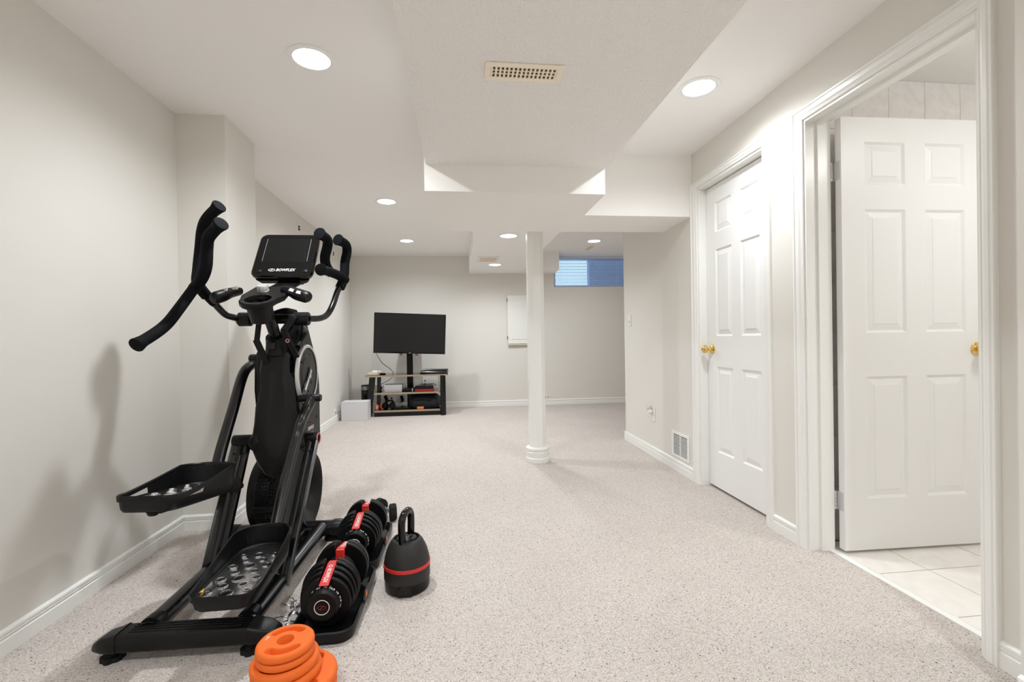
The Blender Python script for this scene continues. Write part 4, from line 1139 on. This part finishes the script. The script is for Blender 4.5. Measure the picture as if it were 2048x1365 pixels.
# small hex dumbbell at the far end
h = empty('hex_dumbbell', (-0.44, 2.70, 0), 'small plain black dumbbell on the carpet beyond the adjustable pair', 'dumbbell')
A = Vector((-0.487, 2.745, 0.052)); B = Vector((-0.402, 2.665, 0.048)); ax = (B - A).normalized()
MB().tube([A, B], 0.013, 12, False).build('handle', 'steel', h, smooth=50)
MB().lathe(A + ax * 0.012, -ax, [(0.040, 0), (0.050, 0.006), (0.050, 0.034), (0.042, 0.042), (0.030, 0.042), (0.001, 0.040)], 24).build('weight_head', 'rubber', h, smooth=35)
MB().lathe(B + Vector((-0.022, 0.0, 0.0)), (0.97, 0.22, 0), [(0.042, 0), (0.050, 0.005), (0.050, 0.034), (0.042, 0.040), (0.001, 0.040)], 8).build('weight_head', 'rubber', h, bevel=0.004)

# ================================================================== KETTLEBELL
KX, KY = -0.240, 1.945
kb = empty('kettlebell', (KX, KY, 0), 'black adjustable kettlebell with a red band and looped handle', 'kettlebell')
MB().lathe((KX, KY, 0), (0, 0, 1), [(0.080, 0), (0.088, 0.003), (0.0915, 0.012), (0.0925, 0.045), (0.0935, 0.060), (0.001, 0.060)], 48).build('base_cup', 'blackp', kb, smooth=35)
MB().lathe((KX, KY, 0.046), (0, 0, 1), [(0.0935, 0), (0.0945, 0.004), (0.0945, 0.058), (0.001, 0.058)], 48).build('weight_stack', 'shell', kb, smooth=35)
MB().lathe((KX, KY, 0.096), (0, 0, 1), [(0.092, 0), (0.0965, 0.001), (0.0965, 0.014), (0.092, 0.015)], 48, True).build('red_band', 'red', kb, smooth=35, label='red band')
MB().lathe((KX, KY, 0.110), (0, 0, 1), [(0.0940, 0), (0.0915, 0.018), (0.0855, 0.042), (0.0765, 0.065), (0.065, 0.086), (0.057, 0.096), (0.052, 0.097), (0.049, 0.085), (0.001, 0.085)], 48).build('shell', 'shell', kb, smooth=45)
fpts = [(-0.030, 0.002), (0.030, 0.002), (0.018, 0.052), (-0.018, 0.052)]
MB().loft([[Vector((KX + a, KY - math.sqrt(0.0925 ** 2 - a * a) + 0.01, c)) for a, c in fpts], [Vector((KX + a, KY - math.sqrt(0.0960 ** 2 - a * a), c)) for a, c in fpts]]).build('latch_block', 'blackg', kb, bevel=0.003)
MB().lathe((KX, KY, 0.192), (0, 0, 1), [(0.045, 0), (0.040, 0.014), (0.026, 0.018), (0.001, 0.018)], 28).build('top_cap', 'blackp', kb, smooth=35)
MB().ring((KX + 0.018, KY - 0.004, 0.211), (0, -0.3, 1), 0.010, 0.0025, 20, 6).build('dial_ring', 'steel', kb)
hp = []
hx_, hy_ = math.cos(math.radians(74)), math.sin(math.radians(74))
for u_, z in ((-0.046, 0.180), (-0.048, 0.220), (-0.050, 0.262), (-0.045, 0.292), (-0.026, 0.310), (0.0, 0.315), (0.026, 0.310), (0.045, 0.292), (0.050, 0.262), (0.048, 0.220), (0.046, 0.180)):
    hp.append((KX + u_ * hx_, KY + u_ * hy_, z))
MB().tube(hp, 0.0150, 16).build('handle', 'blackg', kb, smooth=50)

# ================================================================== ORANGE PLATES
PX, PY = -0.508, 1.350
def plate(cx_, cy_, z, R, th, rot, label, slots=True, tilt=0.0, top=False):
    """rubber plate with centre bore and three kidney handles cut through the top face"""
    e = empty('weight_plate', (cx_, cy_, z), label, 'weight plate', 'stacked orange weight plates')
    m = MB(); n = 64
    prof_ = [(0.016, 0.0), (R * 0.90, 0.0), (R * 0.985, th * 0.18), (R, th * 0.42), (R * 0.985, th * 0.75), (R * 0.93, th * 0.96), (R * 0.86, th)]
    m.lathe((0, 0, 0), (0, 0, 1), prof_, n, False)
    # top face built in polar cells with slots sunk
    rads = [R * 0.86] + [R * (0.86 - 0.02 * k) for k in range(1, 20)] + [R * 0.40, R * 0.30, 0.022, 0.0165]
    NA = 120
    def sunk(r, a):
        if not slots: return 0.0
        q = (a - rot) % PI - PI / 2
        dd = math.hypot(max(0.0, abs(q) - 0.72) * R * 0.665, r - R * 0.665)
        s = (R * 0.165 - dd) / (R * 0.165)
        t_ = max(0.0, min(1.0, s * 1.9))
        return -th * 0.8 * t_ * t_ * (3 - 2 * t_)
    vs_ = []; fs_ = []
    for i, r in enumerate(rads):
        for k in range(NA):
            a = 2 * PI * k / NA
            z_ = th + sunk(r, a)
            if i == len(rads) - 2: z_ = th - 0.002
            if i == len(rads) - 1: z_ = 0.0
            vs_.append((r * math.cos(a), r * math.sin(a), z_))
    for i in range(len(rads) - 1):
        for k in range(NA):
            fs_.append((i * NA + k, i * NA + (k + 1) % NA, (i + 1) * NA + (k + 1) % NA, (i + 1) * NA + k))
    m.add(vs_, fs_)
    T = Matrix.Translation((cx_, cy_, z)) @ Matrix.Rotation(tilt, 4, 'Y')
    m.xf(T)
    p = m.build('disc', 'orange', e, smooth=50)
    if top:
        text('weight_mark', '1.25', 0.010, T @ Vector((-R * 0.70, 0.012, th + 0.0003)), T.to_3x3() @ Vector((0.15, 1, 0)), T.to_3x3() @ Vector((-1, 0.15, 0)), 'white_ink', p)
    return e
z = 0.0
stack = [(0.008, 0.0, 0.112, 0.031, 'largest orange rubber plate at the bottom of the stack'), (0.022, 0.006, 0.112, 0.031, 'large orange rubber plate second from the bottom of the stack'),
         (0.024, 0.004, 0.112, 0.030, 'large orange rubber plate, topmost of the three wide ones'),
         (0.002, 0.0, 0.092, 0.027, 'medium orange rubber plate resting on the wide ones'), (-0.002, 0.001, 0.090, 0.027, 'medium orange rubber plate just under the two small ones'),
         (0.0, 0.0, 0.077, 0.022, 'small orange rubber plate, second from the top'), (0.0, 0.0, 0.0765, 0.023, 'small orange rubber plate on top of the stack')]
for k, (dx, dy, R, th, lab) in enumerate(stack):
    plate(PX + dx, PY + dy, z, R, th, math.radians(8), lab, slots=(k in (2, 4, 6)), top=(k == 6))
    z += th

# ================================================================== SPRING COLLARS on the carpet
def spring(cx_, cy_, ang_, label, tilt=0.2):
    e = empty('spring_collar', (cx_, cy_, 0), label, 'barbell clip', 'chrome spring collars')
    pts = []
    for i in range(61):
        a = 2 * PI * 4 * i / 60
        pts.append(Vector((0.0185 * math.cos(a), -0.009 + 0.018 * i / 60, 0.0215 + 0.0185 * math.sin(a))))
    m = MB(); m.tube(pts, 0.0021, 6, False)
    for s in (-1, 1):
        y0 = 0.009 * s
        m.tube([(0.0185, y0, 0.0215), (0.034, y0 + 0.008 * s, 0.026), (0.062, y0 + 0.016 * s, 0.024), (0.068, y0 + 0.012 * s, 0.020), (0.062, y0 + 0.006 * s, 0.018), (0.040, y0 + 0.004 * s, 0.016)], 0.0021, 6)
    m.xf(Matrix.Translation((cx_, cy_, 0.0)) @ Matrix.Rotation(ang_, 4, 'Z')).build('spring_wire', 'chrome', e, smooth=60)
spring(-0.628, 1.745, math.radians(200), 'chrome spring collar beside the near dumbbell tray')
spring(-0.648, 1.82, math.radians(140), 'chrome spring collar farther from the orange plates')
spring(-0.618, 1.690, math.radians(250), 'chrome spring collar closest to the orange plates')

# ================================================================== TELEVISION AND STAND
YS0, YS1 = 6.29, 6.72
st = empty('tv_stand', (-0.73, 6.5, 0), 'three-tier dark glass television stand with champagne edges', 'tv stand')
def shelf(x0, x1, y0, y1, z, th, nm='shelf'):
    pts = [(x0, y0 + 0.02), (x0 + 0.02, y0), (x1 - 0.02, y0), (x1, y0 + 0.02), (x1 - 0.06, y1), (x0 + 0.06, y1)]
    s = MB().prism(pts, z - th, z).build(nm, 'glassb', st)
    MB().bar(((x0 + 0.01), y0 - 0.004, z - th / 2 - 0.004), (x1 - 0.01, y0 - 0.004, z - th / 2 - 0.004), 0.008, th + 0.004).build('front_edge', 'tan', s)
ZT, ZMd, ZB = 0.566, 0.328, 0.088
shelf(-1.29, -0.185, YS0, YS1, ZT, 0.018)
shelf(-1.19, -0.29, YS0 + 0.03, YS1, ZMd, 0.020)
shelf(-1.19, -0.29, YS0 + 0.03, YS1, ZB, 0.020)
MB().box(-1.185, -0.295, YS0 + 0.06, YS1 - 0.02, 0.0, ZB - 0.022).build('plinth', 'blackg', st)
for xa, xb in ((-0.255, -0.255),):
    MB().tube([(xa, YS0 + 0.02, 0), (xa, YS0 + 0.02, ZT - 0.018)], 0.042, 20, False, flat=0.8).build('leg', 'blackg', st, smooth=50)
    MB().bar((xa - 0.045, YS0 + 0.05, ZMd), (xa - 0.06, YS0 + 0.05, ZT - 0.019), 0.010, 0.03, (0, 1, 0)).build('leg_edge', 'tan', st)
MB().bar((-1.255, YS0 + 0.05, 0.0), (-1.20, YS0 + 0.05, ZT - 0.018), 0.075, 0.05, (0, 1, 0)).build('leg', 'blackg', st, bevel=0.006)
MB().bar((-1.165, YS0 + 0.08, ZMd + 0.0), (-1.20, YS0 + 0.08, ZT - 0.019), 0.014, 0.03, (0, 1, 0)).build('leg_edge', 'tan', st)
MB().bar((-1.145, YS0 + 0.16, 0.0), (-1.13, YS0 + 0.16, ZT - 0.018), 0.05, 0.04, (0, 1, 0)).build('leg', 'blackg', st, bevel=0.006)
MB().box(-0.785, -0.700, YS1 - 0.005, YS1 + 0.04, 0.0, 1.30).build('spine', 'blackp', st, bevel=0.004)
# television
tv = empty('television', (-0.70, 6.42, 0.83), 'black flat screen television mounted above the stand', 'television')
tl, tr_, brc, blc = at(748, 625, Y=6.38), at(892, 630, Y=6.44), at(890, 709, Y=6.44), at(747, 706.5, Y=6.38)
tx = ((tr_ - tl) + (brc - blc)).normalized(); tn = Vector((0, 0, 1)); ty = (tn - tx * tn.dot(tx)).normalized(); tz = tx.cross(ty)
tc_ = (tl + tr_ + brc + blc) / 4; tw_ = ((tr_ - tl).length + (brc - blc).length) / 2; th_ = ((tl - blc).length + (tr_ - brc).length) / 2
def tvr(w, h, k, oy=0.0): return [tc_ + tx * a + ty * (c + oy) + tz * k for a, c in ((-w / 2, -h / 2), (w / 2, -h / 2), (w / 2, h / 2), (-w / 2, h / 2))]
MB().loft([tvr(tw_ * 0.8, th_ * 0.7, -0.06), tvr(tw_ * 0.96, th_ * 0.95, -0.028), tvr(tw_, th_, -0.022), tvr(tw_, th_, 0.0)]).build('housing', 'blackg', tv)
MB().loft([tvr(tw_ - 0.022, th_ - 0.034, -0.0005, 0.006), tvr(tw_ - 0.022, th_ - 0.034, 0.0012, 0.006)]).build('screen', 'tvscreen', tv)
text('maker_mark', 'LG', 0.016, tc_ - ty * (th_ / 2 - 0.0085) + tz * 0.0004, tx, ty, 'white_ink', tv)
for s in (-0.115, 0.095):
    MB().ring(tc_ + tx * s - ty * (th_ / 2 + 0.010) - tz * 0.02, tz, 0.013, 0.005, 16, 6).build('mount_loop', 'blackp', tv)
MB().box(-0.86, -0.62, 6.50, YS1 - 0.006, 1.0, 1.25).build('wall_mount_plate', 'blackp', tv)
# cables
def cable(pts, r, label, material='blackp'):
    m = MB(); m.tube(pts, r, 6)
    return m.build('power_cable', material, smooth=60, label=label, cat='cable', group='television cables')
cable([at(753, 707, Y=6.46), at(757, 716, Y=6.55), at(766, 728, Y=6.62), at(780, 738, Y=6.66), at(787, 746, Y=6.72)], 0.004, 'thin black cable hanging from the left of the television')
cable([at(786, 753, Y=6.73), at(780, 759, Y=6.72), at(768, 766, Y=6.70), at(752, 773, Y=6.66)], 0.004, 'thin black cable running below the top glass shelf')
cable([at(832, 711, Y=6.50), at(836, 724, Y=6.52), at(840, 738, Y=6.54)], 0.0025, 'thin pale cable right of the television post', 'offwhite')

# things on the top shelf
g = empty('game_console', (-0.37, 6.45, ZT), 'black slanted game console on the right of the top shelf', 'game console')
def gp(x0, x1, y0, y1, z): return [Vector((x0, y0, z)), Vector((x1, y0, z)), Vector((x1, y1, z)), Vector((x0, y1, z))]
MB().loft([gp(-0.565, -0.19, 6.33, 6.60, ZT + 0.001), gp(-0.565, -0.19, 6.33, 6.60, ZT + 0.022), gp(-0.535, -0.185, 6.36, 6.58, ZT + 0.060)]).build('body', 'blackg', g, bevel=0.003)
MB().ring((-0.19, 6.328, ZT + 0.034), (0, -1, 0), 0.014, 0.003, 18, 6).build('side_ring', 'steel', g)
e = MB().box(-1.265, -1.135, 6.35, 6.47, ZT + 0.001, ZT + 0.030).build('card_box', 'offwhite', bevel=0.002, label='flat cream box on the left of the top shelf', cat='box')
e = empty('webcam', (-1.18, 6.41, ZT + 0.03), 'small white gadget lying on the flat cream box', 'gadget')
MB().box(-1.215, -1.145, 6.38, 6.44, ZT + 0.031, ZT + 0.058).build('body', 'whitep', e, bevel=0.008)
MB().tube([(-1.145, 6.41, ZT + 0.042), (-1.118, 6.40, ZT + 0.046), (-1.100, 6.40, ZT + 0.04)], 0.009, 10).build('cap', 'whitep', e, smooth=45)
e = empty('sunglasses_case', (-1.08, 6.43, ZT), 'small black object beside the cream box on the top shelf', 'case')
MB().loft([[Vector((-1.08 + a * k, 6.43 + c * k, ZT + zz)) for a, c in rrect(0.085, 0.05, 0.02, 4)] for k, zz in ((0.95, 0.001), (1.0, 0.008), (0.9, 0.018), (0.6, 0.022))]).build('body', 'blackp', e, smooth=40)
MB().ring((-1.08, 6.43, ZT + 0.012), (0, 0, 1), 0.012, 0.002, 12, 5).build('clasp', 'blackp', e)

# things on the middle shelf
e = empty('white_speaker_box', (-0.94, 6.47, ZMd), 'white rectangular box on the middle shelf', 'box')
MB().box(-1.055, -0.815, 6.38, 6.54, ZMd + 0.014, ZMd + 0.098).build('body', 'cardw', e, bevel=0.003)
MB().box(-1.05, -0.82, 6.385, 6.535, ZMd + 0.0, ZMd + 0.013).build('base', 'whitep', e)
e = empty('goblet_stand', (-1.11, 6.46, ZMd), 'small black egg-cup shaped stand on the left of the middle shelf', 'stand')
MB().lathe((-1.11, 6.46, ZMd), (0, 0, 1), [(0.018, 0), (0.018, 0.004), (0.006, 0.012), (0.006, 0.035), (0.014, 0.048), (0.016, 0.070), (0.001, 0.070)], 18).build('body', 'blackp', e, smooth=40)
e = empty('router', (-0.72, 6.46, ZMd), 'black router with two stub antennas in the middle of the middle shelf', 'router')
MB().box(-0.80, -0.655, 6.36, 6.56, ZMd + 0.001, ZMd + 0.040).build('body', 'blackp', e, bevel=0.004)
for x in (-0.79, -0.755):
    MB().tube([(x, 6.53, ZMd + 0.03), (x + (0.02 if x > -0.77 else 0), 6.53, ZMd + 0.115)], 0.006, 8, False).build('antenna', 'steel' if x < -0.77 else 'blackp', e)
for x in (-0.775, -0.755, -0.735): MB().box(x - 0.004, x + 0.004, 6.3585, 6.3605, ZMd + 0.032, ZMd + 0.036).build('indicator', 'grey_ink', e)
for z_ in (0.012, 0.034): MB().lathe((-0.672, 6.361, ZMd + z_), (0, -1, 0), [(0.009, 0), (0.009, 0.003), (0.005, 0.005)], 14).build('round_light', 'white_ink', e)
e = empty('audio_mixer', (-0.51, 6.45, ZMd), 'black and red box with knobs and cables on the middle shelf', 'mixer')
MB().box(-0.635, -0.385, 6.36, 6.52, ZMd + 0.001, ZMd + 0.026).build('red_base', 'red', e, bevel=0.003)
MB().box(-0.645, -0.395, 6.40, 6.56, ZMd + 0.026, ZMd + 0.060).build('body', 'blackp', e, bevel=0.003)
m = MB()
for k in range(8): m.lathe((-0.625 + k * 0.030, 6.43, ZMd + 0.060), (0, 0, 1), [(0.008, 0), (0.007, 0.012)], 10)
m.build('knob', 'blackp', e)
for k in range(8): MB().box(-0.627 + k * 0.030, -0.619 + k * 0.030, 6.3985, 6.4005, ZMd + 0.038, ZMd + 0.044).build('marking', 'grey_ink', e)
m = MB(); random.seed(3)
for k in range(5):
    x = -0.60 + 0.04 * k
    m.tube([(x, 6.46, ZMd + 0.06), (x + 0.02, 6.44, ZMd + 0.085 + 0.008 * random.random()), (x + 0.055, 6.45, ZMd + 0.09), (x + 0.08, 6.47, ZMd + 0.065)], 0.004, 6)
m.build('cable_bundle', 'blackp', e, smooth=60)

# things on the bottom shelf
e = empty('headset', (-1.0, 6.45, ZB), 'black gaming headset with red ear cups and boom microphone on the bottom shelf', 'headset')
MB().tube([(-1.045, 6.48, ZB + 0.05), (-1.05, 6.50, ZB + 0.085), (-1.0, 6.51, ZB + 0.105), (-0.955, 6.50, ZB + 0.09), (-0.935, 6.48, ZB + 0.05)], 0.012, 10).build('head_band', 'blackp', e, smooth=50)
for x, s in ((-1.06, -1), (-0.955, 1)):
    MB().lathe((x, 6.44, ZB + 0.047), (0.35 * s, -1, 0.1), [(0.045, -0.03), (0.045, 0.0), (0.036, 0.012), (0.001, 0.012)], 20).build('ear_cup', 'blackp', e, smooth=40)
MB().tube([(-1.075 + 0.045 * math.cos(a), 6.395, ZB + 0.05 + 0.045 * math.sin(a)) for a in [math.radians(70 + 26 * k) for k in range(9)]], 0.005, 8).build('red_trim', 'red', e, smooth=50)
MB().tube([(-0.94, 6.40, ZB + 0.05), (-0.93, 6.39, ZB + 0.09), (-0.955, 6.39, ZB + 0.145)], 0.004, 8).build('microphone', 'blackp', e, smooth=50)
MB().lathe((-0.955, 6.39, ZB + 0.140), (-0.3, 0, 1), [(0.008, 0), (0.012, 0.008), (0.010, 0.022), (0.001, 0.026)], 12).build('microphone_tip', 'foam', e, smooth=40)
e = empty('copper_jar', (-1.155, 6.37, ZB), 'pinkish copper jar at the left end of the bottom shelf', 'jar')
MB().lathe((-1.155, 6.37, ZB + 0.001), (0, 0, 1), [(0.026, 0), (0.029, 0.006), (0.029, 0.050), (0.024, 0.056), (0.001, 0.056)], 20).build('body', 'copper', e, smooth=40)
MB().lathe((-1.155, 6.37, ZB + 0.0575), (0, 0, 1), [(0.027, 0), (0.027, 0.016), (0.001, 0.018)], 20).build('lid', 'copper', e, smooth=40)
e = empty('nylon_bag', (-0.50, 6.50, ZB), 'slumped black nylon bag filling the right of the bottom shelf', 'bag')
m = MB(); n = 28; rings = []
for zz, kx, ky in ((0.001, 0.92, 0.9), (0.03, 1.0, 1.0), (0.09, 0.99, 0.97), (0.13, 0.93, 0.85), (0.165, 0.78, 0.6), (0.185, 0.5, 0.35)):
    rings.append([Vector((-0.515 + a * kx * (1 + 0.03 * math.sin(5 * i / n * 2 * PI)), 6.52 + c * ky, ZB + zz + 0.012 * math.sin(i * 1.7) * (zz > 0.05))) for i, (a, c) in enumerate(rrect(0.44, 0.24, 0.09, 6))])
m.loft(rings).build('body', 'bag', e, smooth=60)
MB().tube([(-0.66, 6.40, ZB + 0.11), (-0.60, 6.385, ZB + 0.135), (-0.50, 6.385, ZB + 0.13), (-0.42, 6.40, ZB + 0.10)], 0.008, 8).build('strap', 'bag', e, smooth=50)
MB().box(-0.612, -0.522, 6.33, 6.375, ZB + 0.001, ZB + 0.029).build('orange_packet', 'orangeb', bevel=0.002, label='small orange packet in front of the black bag', cat='packet')
e = empty('keyboard', (-0.83, 6.42, ZB), 'low black keyboard lying in the middle of the bottom shelf', 'keyboard')
MB().box(-0.93, -0.70, 6.36, 6.48, ZB + 0.001, ZB + 0.018).build('body', 'blackp', e, bevel=0.003)
m = MB()
for i in range(12):
    for j in range(4): m.box(-0.92 + i * 0.0178, -0.906 + i * 0.0178, 6.368 + j * 0.026, 6.388 + j * 0.026, ZB + 0.018, ZB + 0.024)
m.build('key', 'blackg', e)
for k, (px, lab) in enumerate(((772, 'left of two black power adapters plugged in behind the stand'), (804, 'right of two black power adapters plugged in behind the stand'))):
    c = at(px, 797, Y=yb(-0.9) - 0.03)
    e = empty('power_adapter', (c.x, yb(c.x), c.z - 0.04), lab, 'power adapter', 'black power adapters')
    T = Matrix.Translation((c.x, yb(c.x) - 0.022, c.z)) @ Matrix.Rotation(math.radians(-18), 4, 'Y')
    MB().box(-0.022, 0.022, -0.02, 0.016, -0.042, 0.042).xf(T).build('body', 'blackp', e, bevel=0.004)
    MB().box(-0.040, 0.014, -0.012, 0.012, -0.052, -0.040).xf(T).build('plug', 'blackp', e)
# white floor box and the canister behind it
e = empty('white_box', (-1.385, 6.3, 0), 'plain white cardboard box on the carpet left of the television stand', 'box')
b0 = MB(); b0.box(-1.553, -1.222, 6.085, 6.305, 0, 0.238); b0.build('carton', 'cardw', e, bevel=0.003)
MB().box(-1.554, -1.221, 6.084, 6.306, 0.2385, 0.2415).build('lid_flap', 'cardw', e)
e = empty('canister', (-1.33, 6.62, 0), 'black floor canister with a silver collar beside the stand', 'canister')
MB().lathe((-1.34, 6.62, 0), (0, 0, 1), [(0.066, 0), (0.070, 0.01), (0.070, 0.345)], 28).build('body', 'blackg', e, smooth=40)
MB().lathe((-1.34, 6.62, 0.345), (0, 0, 1), [(0.071, 0), (0.071, 0.05), (0.069, 0.052)], 28).build('collar', 'steel', e, smooth=40)
MB().lathe((-1.34, 6.62, 0.397), (0, 0, 1), [(0.072, 0), (0.072, 0.010), (0.060, 0.016), (0.001, 0.018)], 28).build('lid', 'blackp', e, smooth=40)
